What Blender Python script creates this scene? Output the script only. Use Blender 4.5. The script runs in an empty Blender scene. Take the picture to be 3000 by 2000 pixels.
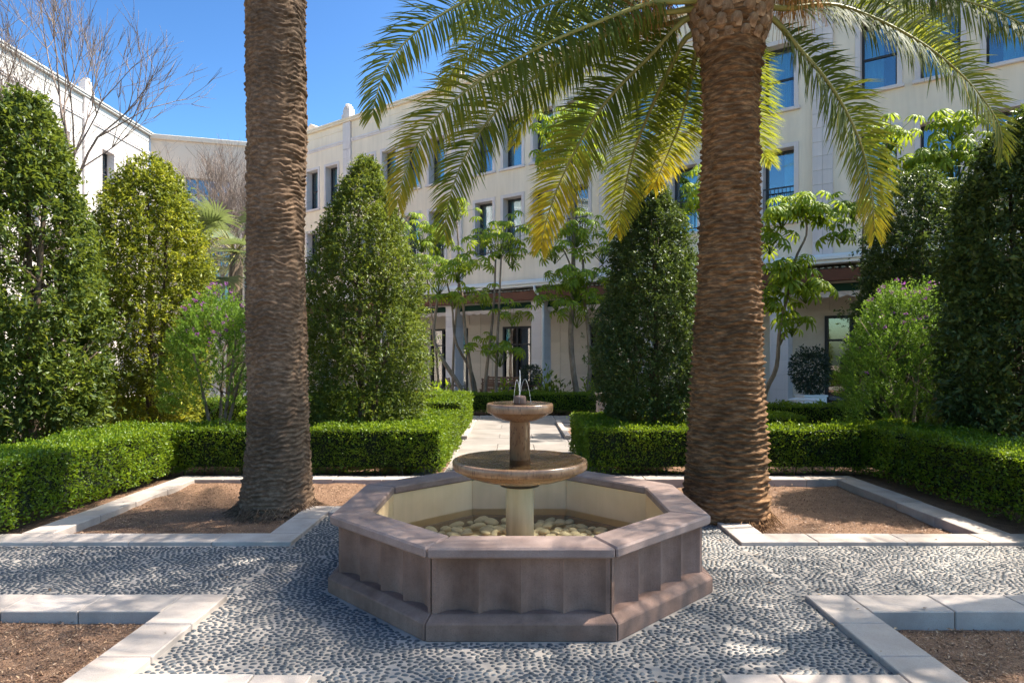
import bpy, bmesh, math, random
import numpy as np
from mathutils import Vector, Matrix

random.seed(7)
RNG = np.random.default_rng(11)
SC = bpy.context.scene
COL = SC.collection
PI = math.pi
R = math.radians

# ------------------------------------------------------------------ camera
F_PX, VPX, HY, HC = 1900.0, 1512.0, 1045.0, 1.68      # focal length and vanishing point in photo pixels, eye height
cam_d = bpy.data.cameras.new('camera')
cam = bpy.data.objects.new('camera', cam_d)
COL.objects.link(cam)
cam.location = (0, 0, HC)
cam.rotation_euler = (R(90), 0, 0)
cam_d.sensor_width = 36
cam_d.lens = 36 * F_PX / 3000
cam_d.shift_x = -(VPX - 1500) / 3000
cam_d.shift_y = (HY - 1000) / 3000
cam_d.clip_end = 2000
SC.camera = cam

# ------------------------------------------------------------------ light
SUN_EL, SUN_AZ = R(55), R(74)          # azimuth clockwise from +Y
world = bpy.data.worlds.new('World')
SC.world = world
world.use_nodes = True
wn = world.node_tree.nodes
sky = wn.new('ShaderNodeTexSky')
sky.sky_type = 'NISHITA'
sky.sun_disc = False
sky.sun_elevation = SUN_EL
sky.sun_rotation = SUN_AZ
sky.altitude = 50
sky.air_density = 1.0
sky.dust_density = 1.7
sky.ozone_density = 1.0
wn['Background'].inputs['Strength'].default_value = 0.15
sgam = wn.new('ShaderNodeGamma')                     # deeper blue, whiter glow, the same everywhere in the sky
sgam.inputs['Gamma'].default_value = 1.95
sscl = wn.new('ShaderNodeVectorMath')
sscl.operation = 'SCALE'
sscl.inputs['Scale'].default_value = 0.362
world.node_tree.links.new(sky.outputs['Color'], sscl.inputs[0])
world.node_tree.links.new(sscl.outputs[0], sgam.inputs['Color'])
stint = wn.new('ShaderNodeMix')
stint.data_type = 'RGBA'
stint.blend_type = 'MULTIPLY'
stint.inputs[0].default_value = 1.0
stint.inputs[7].default_value = (.84, .995, .90, 1)
world.node_tree.links.new(sgam.outputs['Color'], stint.inputs[6])
world.node_tree.links.new(stint.outputs[2], wn['Background'].inputs['Color'])
sun_d = bpy.data.lights.new('sun', 'SUN')
sun_d.energy = 2.9
sun_d.angle = R(0.5)
sun_d.color = (1.0, 0.93, 0.82)
sun = bpy.data.objects.new('sun', sun_d)
COL.objects.link(sun)
sdir = Vector((math.sin(SUN_AZ) * math.cos(SUN_EL), math.cos(SUN_AZ) * math.cos(SUN_EL), math.sin(SUN_EL)))
sun.rotation_euler = sdir.to_track_quat('Z', 'Y').to_euler()
sun.location = sdir * 60
SC.view_settings.view_transform = 'Standard'
SC.view_settings.look = 'None'
SC.view_settings.gamma = 1
SC.view_settings.exposure = 2.0
SC.cycles.use_denoising = True
SC.cycles.max_bounces = 8
SC.cycles.diffuse_bounces = 4
SC.cycles.transparent_max_bounces = 12
SC.cycles.sample_clamp_indirect = 6


# ------------------------------------------------------------------ helpers
def at(px, py, d):
    """point seen at photo pixel (px,py), d metres in front of the eye"""
    return Vector(((px - VPX) / F_PX * d, d, HC + (HY - py) / F_PX * d))


def tag(o, label=None, cat=None, group=None, kind=None):
    if label: o['label'] = label
    if cat: o['category'] = cat
    if group: o['group'] = group
    if kind: o['kind'] = kind
    return o


def empty(name, loc=(0, 0, 0), rz=0.0, parent=None):
    o = bpy.data.objects.new(name, None)
    o.empty_display_size = 0.2
    COL.objects.link(o)
    o.location = loc
    o.rotation_euler = (0, 0, rz)
    if parent: o.parent = parent
    return o


def link(name, me, parent=None, loc=None, rot=None, scale=None):
    o = bpy.data.objects.new(name, me)
    COL.objects.link(o)
    if parent: o.parent = parent
    if loc is not None: o.location = loc
    if rot is not None: o.rotation_euler = rot
    if scale is not None: o.scale = scale
    return o


def np_mesh(name, V, F, mat=None, tint=None, smooth=False):
    """V (n,3); F (m,k) one polygon size"""
    me = bpy.data.meshes.new(name)
    V = np.asarray(V, dtype=np.float32)
    F = np.asarray(F, dtype=np.int32)
    m, k = F.shape
    me.vertices.add(len(V))
    me.vertices.foreach_set('co', V.ravel())
    me.loops.add(m * k)
    me.loops.foreach_set('vertex_index', F.ravel())
    me.polygons.add(m)
    me.polygons.foreach_set('loop_start', np.arange(0, m * k, k, dtype=np.int32))
    if smooth:
        me.polygons.foreach_set('use_smooth', np.ones(m, dtype=bool))
    if tint is not None:
        a = me.attributes.new('tint', 'FLOAT', 'FACE')
        a.data.foreach_set('value', np.asarray(tint, dtype=np.float32))
    me.update(calc_edges=True)
    if mat: me.materials.append(mat)
    return me


class MB:
    def __init__(self):
        self.v, self.f, self.s = [], [], []

    def add(self, vs, fs, smooth=False):
        b = len(self.v)
        self.v += [tuple(p) for p in vs]
        self.f += [tuple(b + i for i in f) for f in fs]
        self.s += [smooth] * len(fs)
        return self

    def box(self, x0, x1, y0, y1, z0, z1):
        vs = [(x, y, z) for z in (z0, z1) for y in (y0, y1) for x in (x0, x1)]
        return self.add(vs, [(0, 2, 3, 1), (4, 5, 7, 6), (0, 1, 5, 4), (2, 6, 7, 3), (0, 4, 6, 2), (1, 3, 7, 5)])

    def quad(self, a, b, c, d):
        return self.add([a, b, c, d], [(0, 1, 2, 3)])

    def tube(self, pts, rad, n=6, cap=True, smooth=True):
        pts = [Vector(p) for p in pts]
        if not hasattr(rad, '__len__'): rad = [rad] * len(pts)
        vs, fs = [], []
        ref = None
        for i, p in enumerate(pts):
            t = (pts[min(i + 1, len(pts) - 1)] - pts[max(i - 1, 0)])
            if t.length < 1e-9: t = Vector((0, 0, 1))
            t.normalize()
            if ref is None or abs(ref.dot(t)) > 0.95:
                ref = Vector((1, 0, 0)) if abs(t.x) < 0.8 else Vector((0, 1, 0))
            u = (ref - t * ref.dot(t)).normalized()
            ref = u
            w = t.cross(u)
            for j in range(n):
                a = 2 * PI * j / n
                vs.append(p + (u * math.cos(a) + w * math.sin(a)) * rad[i])
        for i in range(len(pts) - 1):
            for j in range(n):
                k = (j + 1) % n
                fs.append((i * n + j, i * n + k, (i + 1) * n + k, (i + 1) * n + j))
        if cap:
            fs.append(tuple(range(n - 1, -1, -1)))
            fs.append(tuple((len(pts) - 1) * n + j for j in range(n)))
        return self.add(vs, fs, smooth)

    def lathe(self, prof, n=48, smooth=True, cx=0, cy=0):
        vs, fs = [], []
        for r, z in prof:
            for j in range(n):
                a = 2 * PI * j / n
                vs.append((cx + r * math.cos(a), cy + r * math.sin(a), z))
        for i in range(len(prof) - 1):
            for j in range(n):
                k = (j + 1) % n
                fs.append((i * n + j, i * n + k, (i + 1) * n + k, (i + 1) * n + j))
        return self.add(vs, fs, smooth)

    def mesh(self, name, mat=None, bevel=0.0):
        me = bpy.data.meshes.new(name)
        me.from_pydata(self.v, [], self.f)
        me.polygons.foreach_set('use_smooth', self.s)
        if bevel:
            bm = bmesh.new()
            bm.from_mesh(me)
            bmesh.ops.recalc_face_normals(bm, faces=bm.faces)
            bmesh.ops.bevel(bm, geom=list(bm.edges), offset=bevel, segments=1, affect='EDGES', clamp_overlap=True)
            bm.to_mesh(me)
            bm.free()
        me.update()
        if mat: me.materials.append(mat)
        return me

    def build(self, name, mat=None, parent=None, bevel=0.0, **kw):
        return link(name, self.mesh(name, mat, bevel), parent, **kw)


def vnoise(P, seed=0):
    """smooth value noise in 0..1 of points (n,3)"""
    P = np.asarray(P, dtype=np.float64)
    I = np.floor(P).astype(np.int64)
    f = P - I
    f = f * f * (3 - 2 * f)
    out = 0
    for dx in (0, 1):
        for dy in (0, 1):
            for dz in (0, 1):
                h = ((I[:, 0] + dx) * 73856093) ^ ((I[:, 1] + dy) * 19349663) ^ ((I[:, 2] + dz) * 83492791) ^ (seed * 2654435761)
                h = (h ^ (h >> 13)) * 1274126177 & 0xffffffff
                h = (h ^ (h >> 16)) & 0xffff
                w = (f[:, 0] if dx else 1 - f[:, 0]) * (f[:, 1] if dy else 1 - f[:, 1]) * (f[:, 2] if dz else 1 - f[:, 2])
                out = out + w * (h / 65535.0)
    return out


def unit(a):
    return a / np.maximum(np.linalg.norm(a, axis=1, keepdims=True), 1e-9)


def leaf_arrays(P, A, N, L, W, fold=0.18, curl=0.12):
    n = len(P)
    A = unit(A)
    S = unit(np.cross(A, N))
    N = np.cross(S, A)
    L = np.broadcast_to(np.asarray(L), (n,))[:, None]
    W = np.broadcast_to(np.asarray(W), (n,))[:, None]
    mid = P + A * L * 0.45
    V = np.empty((n, 4, 3))
    V[:, 0] = P
    V[:, 1] = mid + S * W * .5 + N * W * fold
    V[:, 2] = P + A * L - N * L * curl
    V[:, 3] = mid - S * W * .5 + N * W * fold
    b = np.arange(n)[:, None] * 4
    F = np.empty((n, 2, 3), dtype=np.int32)
    F[:, 0] = b + np.array([0, 1, 2])
    F[:, 1] = b + np.array([0, 2, 3])
    return V.reshape(-1, 3), F.reshape(-1, 3)


def leaf_mesh(name, P, A, N, L, W, mat, tint, fold=.18, curl=.12):
    V, F = leaf_arrays(P, A, N, L, W, fold, curl)
    return np_mesh(name, V, F, mat, np.repeat(tint, 2))


def rand_dirs(n):
    return unit(RNG.normal(size=(n, 3)))


def spline(pts, n):
    """Catmull-Rom resample, even in arc length"""
    P = [Vector(p) for p in pts]
    P = [P[0] * 2 - P[1]] + P + [P[-1] * 2 - P[-2]]
    dense = []
    for i in range(1, len(P) - 2):
        for k in range(24):
            t = k / 24
            a, b, c, d = P[i - 1], P[i], P[i + 1], P[i + 2]
            dense.append(0.5 * ((2 * b) + (c - a) * t + (2 * a - 5 * b + 4 * c - d) * t * t + (3 * b - a - 3 * c + d) * t ** 3))
    dense.append(P[-2])
    D = np.array(dense)
    s = np.concatenate([[0], np.cumsum(np.linalg.norm(np.diff(D, axis=0), axis=1))])
    q = np.linspace(0, s[-1], n)
    return np.stack([np.interp(q, s, D[:, k]) for k in range(3)], 1), s[-1]


# ------------------------------------------------------------------ materials
def new_mat(name):
    m = bpy.data.materials.new(name)
    m.use_nodes = True
    nt = m.node_tree
    nt.nodes.clear()
    out = nt.nodes.new('ShaderNodeOutputMaterial')
    b = nt.nodes.new('ShaderNodeBsdfPrincipled')
    nt.links.new(b.outputs[0], out.inputs[0])
    return m, nt, b, out


def ramp(nt, stops, fac=None):
    r = nt.nodes.new('ShaderNodeValToRGB')
    e = r.color_ramp.elements
    while len(e) > 1: e.remove(e[0])
    e[0].position = stops[0][0]
    e[0].color = (*stops[0][1], 1)
    for p, c in stops[1:]:
        x = e.new(p)
        x.color = (*c, 1)
    if fac is not None: nt.links.new(fac, r.inputs[0])
    return r


def noise(nt, scale, detail=5, rough=.55, vec=None, dist=0.0):
    n = nt.nodes.new('ShaderNodeTexNoise')
    n.inputs['Scale'].default_value = scale
    n.inputs['Detail'].default_value = detail
    n.inputs['Roughness'].default_value = rough
    n.inputs['Distortion'].default_value = dist
    if vec is not None: nt.links.new(vec, n.inputs['Vector'])
    return n


def coords(nt, scale=(1, 1, 1), kind='Object'):
    t = nt.nodes.new('ShaderNodeTexCoord')
    m = nt.nodes.new('ShaderNodeMapping')
    m.inputs['Scale'].default_value = scale
    nt.links.new(t.outputs[kind], m.inputs['Vector'])
    return m.outputs[0]


def mixc(nt, fac, a, b, mode='MIX'):
    m = nt.nodes.new('ShaderNodeMix')
    m.data_type = 'RGBA'
    m.blend_type = mode
    for sock, v in ((m.inputs[0], fac), (m.inputs[6], a), (m.inputs[7], b)):
        if isinstance(v, (int, float)): sock.default_value = v
        elif isinstance(v, tuple): sock.default_value = (*v, 1)
        else: nt.links.new(v, sock)
    return m.outputs[2]


def surf(name, c1, c2, scale=3.0, rough=.8, bump=.2, bscale=60, bdist=.005, stretch=(1, 1, 1), speck=None, spec=.3, obj_var=0.0, metallic=0, streak=0.0, blotch=0.0):
    """matte solid: two colours mixed by broad noise, fine grain bump, optional speckle colour"""
    m, nt, b, out = new_mat(name)
    v = coords(nt, stretch)
    n1 = noise(nt, scale, 6, .6, v)
    r = ramp(nt, [(.3, c1), (.7, c2)], n1.outputs['Fac'])
    col = r.outputs[0]
    if speck:
        n3 = noise(nt, bscale * 1.7, 2, .5, v)
        r3 = ramp(nt, [(.56, (0, 0, 0)), (.68, (1, 1, 1))], n3.outputs['Fac'])
        col = mixc(nt, r3.outputs[0], col, speck)
    for amt, sc, st in ((streak, 2.2, (1.6, 1.6, .12)), (blotch, 1.1, (1, 1, 1))):
        if not amt: continue
        ns = noise(nt, sc, 7, .68, coords(nt, st), .4)
        rs = ramp(nt, [(.34, (1 - amt, 1 - amt * 1.04, 1 - amt * 1.1)), (.62, (1, 1, 1))], ns.outputs['Fac'])
        col = mixc(nt, 1.0, col, rs.outputs[0], 'MULTIPLY')
    if obj_var:
        oi = nt.nodes.new('ShaderNodeObjectInfo')
        mr = nt.nodes.new('ShaderNodeMapRange')
        mr.inputs[3].default_value = 1 - obj_var
        mr.inputs[4].default_value = 1 + obj_var
        nt.links.new(oi.outputs['Random'], mr.inputs[0])
        cb = nt.nodes.new('ShaderNodeCombineColor')
        for k in range(3): nt.links.new(mr.outputs[0], cb.inputs[k])
        col = mixc(nt, 1.0, col, cb.outputs[0], 'MULTIPLY')
    nt.links.new(col, b.inputs['Base Color'])
    b.inputs['Roughness'].default_value = rough
    b.inputs['Specular IOR Level'].default_value = spec
    b.inputs['Metallic'].default_value = metallic
    if bump:
        n2 = noise(nt, bscale, 4, .6, v)
        bp = nt.nodes.new('ShaderNodeBump')
        bp.inputs['Strength'].default_value = bump
        bp.inputs['Distance'].default_value = bdist
        nt.links.new(n2.outputs['Fac'], bp.inputs['Height'])
        nt.links.new(bp.outputs[0], b.inputs['Normal'])
    return m


def foliage(name, stops, trans=.35, tcol=(.30, .42, .04), rough=.42, spec=.4):
    m, nt, b, out = new_mat(name)
    a = nt.nodes.new('ShaderNodeAttribute')
    a.attribute_name = 'tint'
    r = ramp(nt, stops, a.outputs['Fac'])
    nt.links.new(r.outputs[0], b.inputs['Base Color'])
    b.inputs['Roughness'].default_value = rough
    b.inputs['Specular IOR Level'].default_value = spec
    t = nt.nodes.new('ShaderNodeBsdfTranslucent')
    tc = mixc(nt, .5, r.outputs[0], tcol)
    nt.links.new(tc, t.inputs['Color'])
    mx = nt.nodes.new('ShaderNodeMixShader')
    mx.inputs[0].default_value = trans
    nt.links.new(b.outputs[0], mx.inputs[1])
    nt.links.new(t.outputs[0], mx.inputs[2])
    nt.links.new(mx.outputs[0], out.inputs[0])
    return m


def water_mat(name, tint, bump=.15, scale=9):
    m, nt, b, out = new_mat(name)
    nt.nodes.remove(b)
    tr = nt.nodes.new('ShaderNodeBsdfTransparent')
    tr.inputs[0].default_value = (*tint, 1)
    gl = nt.nodes.new('ShaderNodeBsdfGlossy')
    gl.inputs['Roughness'].default_value = .03
    fr = nt.nodes.new('ShaderNodeFresnel')
    fr.inputs[0].default_value = 1.33
    n = noise(nt, scale, 3, .5, coords(nt), .6)
    bp = nt.nodes.new('ShaderNodeBump')
    bp.inputs['Strength'].default_value = bump
    bp.inputs['Distance'].default_value = .03
    nt.links.new(n.outputs['Fac'], bp.inputs['Height'])
    nt.links.new(bp.outputs[0], gl.inputs['Normal'])
    nt.links.new(bp.outputs[0], fr.inputs['Normal'])
    mx = nt.nodes.new('ShaderNodeMixShader')
    nt.links.new(fr.outputs[0], mx.inputs[0])
    nt.links.new(tr.outputs[0], mx.inputs[1])
    nt.links.new(gl.outputs[0], mx.inputs[2])
    nt.links.new(mx.outputs[0], out.inputs[0])
    return m


def glass_mat(name, tint=(.55, .75, .85), refl=.35):
    m, nt, b, out = new_mat(name)
    nt.nodes.remove(b)
    tr = nt.nodes.new('ShaderNodeBsdfTransparent')
    tr.inputs[0].default_value = (*tint, 1)
    gl = nt.nodes.new('ShaderNodeBsdfGlossy')
    gl.inputs['Roughness'].default_value = .02
    n = noise(nt, .8, 2, .5, coords(nt))
    bp = nt.nodes.new('ShaderNodeBump')
    bp.inputs['Strength'].default_value = .04
    bp.inputs['Distance'].default_value = .05
    nt.links.new(n.outputs['Fac'], bp.inputs['Height'])
    nt.links.new(bp.outputs[0], gl.inputs['Normal'])
    mx = nt.nodes.new('ShaderNodeMixShader')
    mx.inputs[0].default_value = refl
    nt.links.new(tr.outputs[0], mx.inputs[1])
    nt.links.new(gl.outputs[0], mx.inputs[2])
    nt.links.new(mx.outputs[0], out.inputs[0])
    return m


def bark_mat(name, c1, c2, c3, stretch, scale=10, bump=.6, bdist=.012):
    m, nt, b, out = new_mat(name)
    v = coords(nt, stretch)
    n1 = noise(nt, scale, 8, .65, v)
    r = ramp(nt, [(.28, c1), (.5, c2), (.74, c3)], n1.outputs['Fac'])
    n3 = noise(nt, 1.4, 3, .5, coords(nt))
    r3 = ramp(nt, [(.33, (.60, .60, .60)), (.7, (1.25, 1.2, 1.16))], n3.outputs['Fac'])
    nt.links.new(mixc(nt, 1.0, r.outputs[0], r3.outputs[0], 'MULTIPLY'), b.inputs['Base Color'])
    b.inputs['Roughness'].default_value = .9
    b.inputs['Specular IOR Level'].default_value = .15
    n2 = noise(nt, scale * 3, 6, .7, v)
    bp = nt.nodes.new('ShaderNodeBump')
    bp.inputs['Strength'].default_value = bump
    bp.inputs['Distance'].default_value = bdist
    nt.links.new(n2.outputs['Fac'], bp.inputs['Height'])
    nt.links.new(bp.outputs[0], b.inputs['Normal'])
    return m


M = {}
M['mortar'] = surf('mortar', (.32, .28, .245), (.43, .375, .33), 2.5, .9, .5, 240, .004, blotch=.18)
M['pebble'] = surf('pebble', (.040, .049, .060), (.105, .117, .128), 30, .5, .15, 150, .002, obj_var=.3, spec=.45)
M['kerb'] = surf('kerb_limestone', (.39, .325, .285), (.52, .45, .40), 3.5, .85, .4, 130, .004, speck=(.36, .30, .265), obj_var=.08, blotch=.24)
M['slab'] = surf('path_slab', (.235, .205, .18), (.31, .275, .245), 2.2, .85, .3, 110, .003, speck=(.25, .22, .19), obj_var=.06, blotch=.15)
M['soil'] = surf('soil', (.165, .090, .054), (.29, .170, .105), 7, .95, 1.0, 70, .03, speck=(.38, .24, .15))
M['chip'] = foliage('bark_chip', [(0, (.10, .05, .03)), (.5, (.27, .15, .09)), (1, (.46, .30, .18))], .0)
M['earth'] = surf('earth', (.16, .12, .08), (.26, .20, .14), 1.2, .95, .8, 40, .03)
M['terrace'] = surf('terrace_paving', (.50, .455, .40), (.60, .55, .49), 1.0, .85, .2, 60, .004)
M['porphyry'] = surf('porphyry', (.235, .138, .103), (.39, .245, .190), 4.5, .8, .5, 170, .004, speck=(.17, .10, .075), streak=.30, blotch=.25)
M['porphyry_top'] = surf('porphyry_coping', (.245, .165, .140), (.36, .262, .225), 5.5, .75, .45, 150, .004, speck=(.20, .135, .115), blotch=.28, obj_var=.07)
M['lining'] = surf('basin_lining', (.72, .50, .27), (.80, .58, .34), 2.5, .7, .15, 60, .003, streak=.12)
M['wet_stone'] = surf('wet_granite', (.19, .100, .052), (.36, .22, .13), 7, .25, .25, 40, .003, stretch=(1, 1, .35), spec=.6, speck=(.14, .08, .05))
M['pale_stone'] = surf('pale_wet_stone', (.42, .33, .19), (.60, .50, .32), 6, .35, .2, 50, .003, stretch=(1.6, 1.6, .2), spec=.5)
M['river_stone'] = surf('river_stone', (.64, .53, .41), (.84, .74, .62), 9, .6, .2, 60, .003, obj_var=.18)
M['dark_ring'] = surf('dark_ring', (.03, .025, .02), (.05, .04, .03), 8, .5, .1)
M['water'] = water_mat('water', (.90, .90, .78), .25, 7)
M['bowl_water'] = water_mat('bowl_water', (.72, .72, .62), .5, 16)
M['jet'] = glass_mat('jet_water', (.95, .97, .98), .25)
_jn = M['jet'].node_tree
_jd = _jn.nodes.new('ShaderNodeBsdfTranslucent')
_jd.inputs[0].default_value = (.9, .92, .94, 1)
_jm = _jn.nodes.new('ShaderNodeMixShader')
_jm.inputs[0].default_value = .55
_jo = next(q for q in _jn.nodes if q.type == 'OUTPUT_MATERIAL')
_jn.links.new(_jo.inputs[0].links[0].from_socket, _jm.inputs[1])
_jn.links.new(_jd.outputs[0], _jm.inputs[2])
_jn.links.new(_jm.outputs[0], _jo.inputs[0])
M['stucco'] = surf('cream_stucco', (.88, .73, .55), (.90, .765, .60), .5, .9, .15, 90, .003, streak=.10, blotch=.05)
M['limestone'] = surf('pale_limestone', (.69, .605, .565), (.76, .675, .635), 1.5, .85, .12, 60, .003, obj_var=.05, streak=.10)
M['warm_stone'] = surf('warm_limestone', (.60, .51, .41), (.70, .61, .51), 1.5, .85, .12, 60, .003, obj_var=.06)
M['valance'] = surf('valance', (.55, .46, .42), (.66, .57, .53), 3, .85, .1, 60, .002)
M['grey_stone'] = surf('grey_stone', (.40, .365, .33), (.48, .44, .40), 1.5, .8, .12, 60, .003)
M['white_stucco'] = surf('white_stucco', (.43, .40, .37), (.50, .47, .43), .6, .9, .12, 80, .003)
M['beige_stucco'] = surf('beige_stucco', (.62, .51, .41), (.68, .57, .46), .5, .9, .12, 80, .003)
M['white_paint'] = surf('white_paint', (.74, .74, .72), (.80, .80, .78), 2, .5, .05, 60, .002)
M['dark_frame'] = surf('dark_metal', (.035, .035, .040), (.055, .055, .060), 4, .45, .05)
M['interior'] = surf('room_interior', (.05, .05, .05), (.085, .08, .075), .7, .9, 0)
M['curtain'] = surf('curtain', (.66, .70, .69), (.84, .86, .84), 3, .85, .3, 14, .03, stretch=(1, 1, .05))
M['glass'] = glass_mat('window_glass', (.60, .86, .93), .22)
M['door_glass'] = glass_mat('door_glass', (.55, .58, .56), .22)
M['wood_beam'] = surf('red_brown_timber', (.10, .036, .018), (.16, .060, .032), 3, .6, .3, 40, .004, stretch=(.2, 1, 1))
M['furniture_wood'] = surf('furniture_wood', (.10, .055, .035), (.17, .09, .055), 4, .6, .2, 40, .003)
M['awning'] = surf('green_awning', (.010, .040, .026), (.018, .058, .036), 2, .85, .1, 80, .002)
M['palm_bark_a'] = bark_mat('palm_bark_grey', (.066, .042, .027), (.160, .104, .067), (.34, .235, .160), (1, 1, 2.2), 16, .4, .008)
M['palm_bark_b'] = bark_mat('palm_bark_red', (.050, .026, .013), (.165, .092, .046), (.46, .265, .135), (1, 1, 4.5), 9, .45, .008)
M['boot'] = bark_mat('palm_leaf_base', (.14, .085, .05), (.30, .19, .115), (.47, .34, .22), (2, 2, 1), 8, .5)
M['bark'] = bark_mat('tree_bark', (.07, .05, .036), (.14, .105, .075), (.24, .19, .14), (3, 3, .6), 12, .5)
M['pale_bark'] = bark_mat('pale_bark', (.17, .125, .09), (.28, .215, .16), (.40, .32, .25), (3, 3, .8), 10, .4)
M['bare_bark'] = bark_mat('bare_bark', (.13, .10, .085), (.22, .175, .15), (.33, .28, .245), (3, 3, 1), 10, .2)
M['frond'] = foliage('palm_leaflet', [(0, (.034, .066, .020)), (.42, (.088, .135, .028)), (.72, (.26, .235, .030)), (1, (.55, .36, .03))], .48, (.50, .50, .03), .55, .12)
M['rachis'] = surf('palm_rachis', (.20, .20, .05), (.32, .28, .09), 6, .5, .1)
M['fruit'] = surf('fruit_stalk', (.40, .19, .045), (.58, .30, .08), 10, .7, 0)
M['hedge_leaf'] = foliage('hedge_leaf', [(0, (.030, .066, .008)), (.5, (.112, .200, .011)), (1, (.29, .37, .018))], .42, (.36, .46, .02), .4, .4)
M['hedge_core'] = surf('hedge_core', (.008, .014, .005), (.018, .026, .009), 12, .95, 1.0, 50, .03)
M['laurel'] = foliage('laurel_leaf', [(0, (.040, .070, .018)), (.5, (.105, .150, .030)), (.85, (.22, .25, .034)), (1, (.38, .34, .036))], .34, (.34, .40, .03), .42, .3)
M['laurel_bright'] = foliage('bright_laurel_leaf', [(0, (.045, .075, .015)), (.45, (.140, .175, .022)), (.75, (.36, .36, .028)), (1, (.55, .46, .032))], .38, (.42, .44, .03), .42, .3)
M['dark_laurel'] = foliage('dark_laurel_leaf', [(0, (.030, .055, .022)), (.5, (.074, .115, .034)), (1, (.18, .22, .042))], .24, (.26, .34, .03), .40, .32)
M['milkwort'] = foliage('milkwort_leaf', [(0, (.040, .095, .016)), (.5, (.13, .24, .026)), (1, (.34, .44, .045))], .40, (.34, .52, .05), .45, .3)
M['flower'] = foliage('purple_petal', [(0, (.22, .05, .26)), (1, (.46, .16, .46))], .35, (.5, .15, .5), .5, .2)
M['umbrella_leaf'] = foliage('umbrella_leaf', [(0, (.075, .145, .018)), (.5, (.18, .28, .024)), (1, (.40, .43, .03))], .50, (.55, .62, .03), .48, .3)
M['fan_leaf'] = foliage('fan_leaf', [(0, (.075, .105, .040)), (1, (.19, .22, .09))], .3, (.35, .42, .10), .4, .4)
M['ficus'] = foliage('ficus_leaf', [(0, (.012, .024, .014)), (1, (.038, .060, .026))], .15, (.2, .3, .05), .3, .5)
M['fallen'] = foliage('fallen_leaf', [(0, (.10, .05, .025)), (1, (.30, .19, .10))], 0)

# ================================================================== the ground
ground = MB()
ground.add([(-300, -60, -.16), (300, -60, -.16), (300, 500, -.16), (-300, 500, -.16)], [(0, 1, 2, 3)])
tag(ground.build('ground', M['earth']), kind='structure')

PX, D_N, D_F, C_N, C_F, PW = 2.0, 3.37, 7.16, 4.50, 5.77, 1.06       # plaza half width, near and far ends, cross path, path half width
FX, FY = 0.03, 5.2                                                # fountain centre
S8 = 1.13                                                         # side of the octagon at the coping
AP = S8 * 1.2071

# mortar sheet of plaza, cross path and the near stub of the path
mor = MB()
mor.box(-PX, PX, D_N, D_F, -.15, 0)
mor.box(-9, -PX, C_N, C_F, -.15, 0)
mor.box(PX, 9, C_N, C_F, -.15, 0)
mor.box(-PW, PW, -2, D_N, -.15, 0)
mor.box(-PW, PW, D_F, 9.0, -.15, 0)
plaza = tag(mor.build('plaza', M['mortar']), kind='structure')

# pebbles: a dome each
dome_v, dome_f = [], []
for k in range(7):
    a = 2 * PI * k / 7
    w = 1 + .10 * math.sin(2.3 * k)
    dome_v.append((math.cos(a) * w, math.sin(a) * w, -.15))
for k in range(7):
    a = 2 * PI * (k + .3) / 7
    dome_v.append((.70 * math.cos(a), .70 * math.sin(a), .72))
dome_v.append((0.05, 0, 1.0))
for k in range(7):
    j = (k + 1) % 7
    dome_f += [(k, j, 7 + j), (k, 7 + j, 7 + k), (7 + k, 7 + j, 14)]
DV, DF = np.array(dome_v), np.array(dome_f)
me_peb = np_mesh('pebble', DV, DF, M['pebble'], np.full(len(DF), .5), True)
TS, AX, AY = 1.4, .0415, .0340
nt_ = int(TS * TS / (AX * AY))
tp = RNG.random((nt_, 2)) * TS
for it in range(20):
    for c0 in range(0, nt_, 400):
        dd = tp[c0:c0 + 400, None, :] - tp[None]
        dd -= TS * np.round(dd / TS)
        u = dd / np.array([AX, AY])
        r2 = (u ** 2).sum(2)
        w = np.where((r2 < 1.45) & (r2 > 1e-9), (1.2 - np.sqrt(r2)), 0) / np.maximum(np.sqrt(r2), .05)
        mv = (u * np.maximum(w, 0)[:, :, None]).sum(1)
        tp[c0:c0 + 400] += np.clip(mv, -.5, .5) * np.array([AX, AY]) * .22
    tp %= TS
Q = np.concatenate([tp + np.array([ix * TS, iy * TS]) for ix in range(-5, 5) for iy in range(0, 7)])
X, Y = Q[:, 0], Q[:, 1]
inp = (np.abs(X) < PX - .01) & (Y > D_N + .02) & (Y < D_F - .02)
inp |= (np.abs(X) >= PX - .01) & (Y > C_N + .02) & (Y < C_F - .02)
inp |= (np.abs(X) < PW - .02) & ((Y <= D_N + .02) | (Y >= D_F - .02))
rx, ry = np.abs(X - FX), np.abs(Y - FY)
oct_out = (np.maximum(rx, ry) > AP + .03) | ((rx + ry) > (AP + .03) * math.sqrt(2))
joint = np.ones(len(X), bool)
for jx in (-2.0, 2.0):
    joint &= np.abs(X - jx) > .012
seen = (Y > 2.6) & (np.abs(X) < Y * .86 + .2)
Q = Q[inp & oct_out & joint & seen & (RNG.random(len(X)) > .02)]
n = len(Q)
sx = RNG.uniform(.0150, .0245, n)
sy = RNG.uniform(.0105, .0165, n)
sz = RNG.uniform(.004, .009, n)
ang = RNG.normal(0, .5, n)
infr = np.abs(Q[:, 0] * F_PX / Q[:, 1]) < 1470
order = np.argsort(np.where(infr & (Q[:, 1] > 3.36), Q[:, 1], 99))
for q in order[:300]:
    link('pebble', me_peb, plaza, (Q[q, 0], Q[q, 1], 0), (0, 0, ang[q]), (sx[q], sy[q], sz[q]))
rest = order[300:]
ca, sa = np.cos(ang[rest]), np.sin(ang[rest])
lx = DV[None, :, 0] * sx[rest][:, None]
ly = DV[None, :, 1] * sy[rest][:, None]
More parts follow.
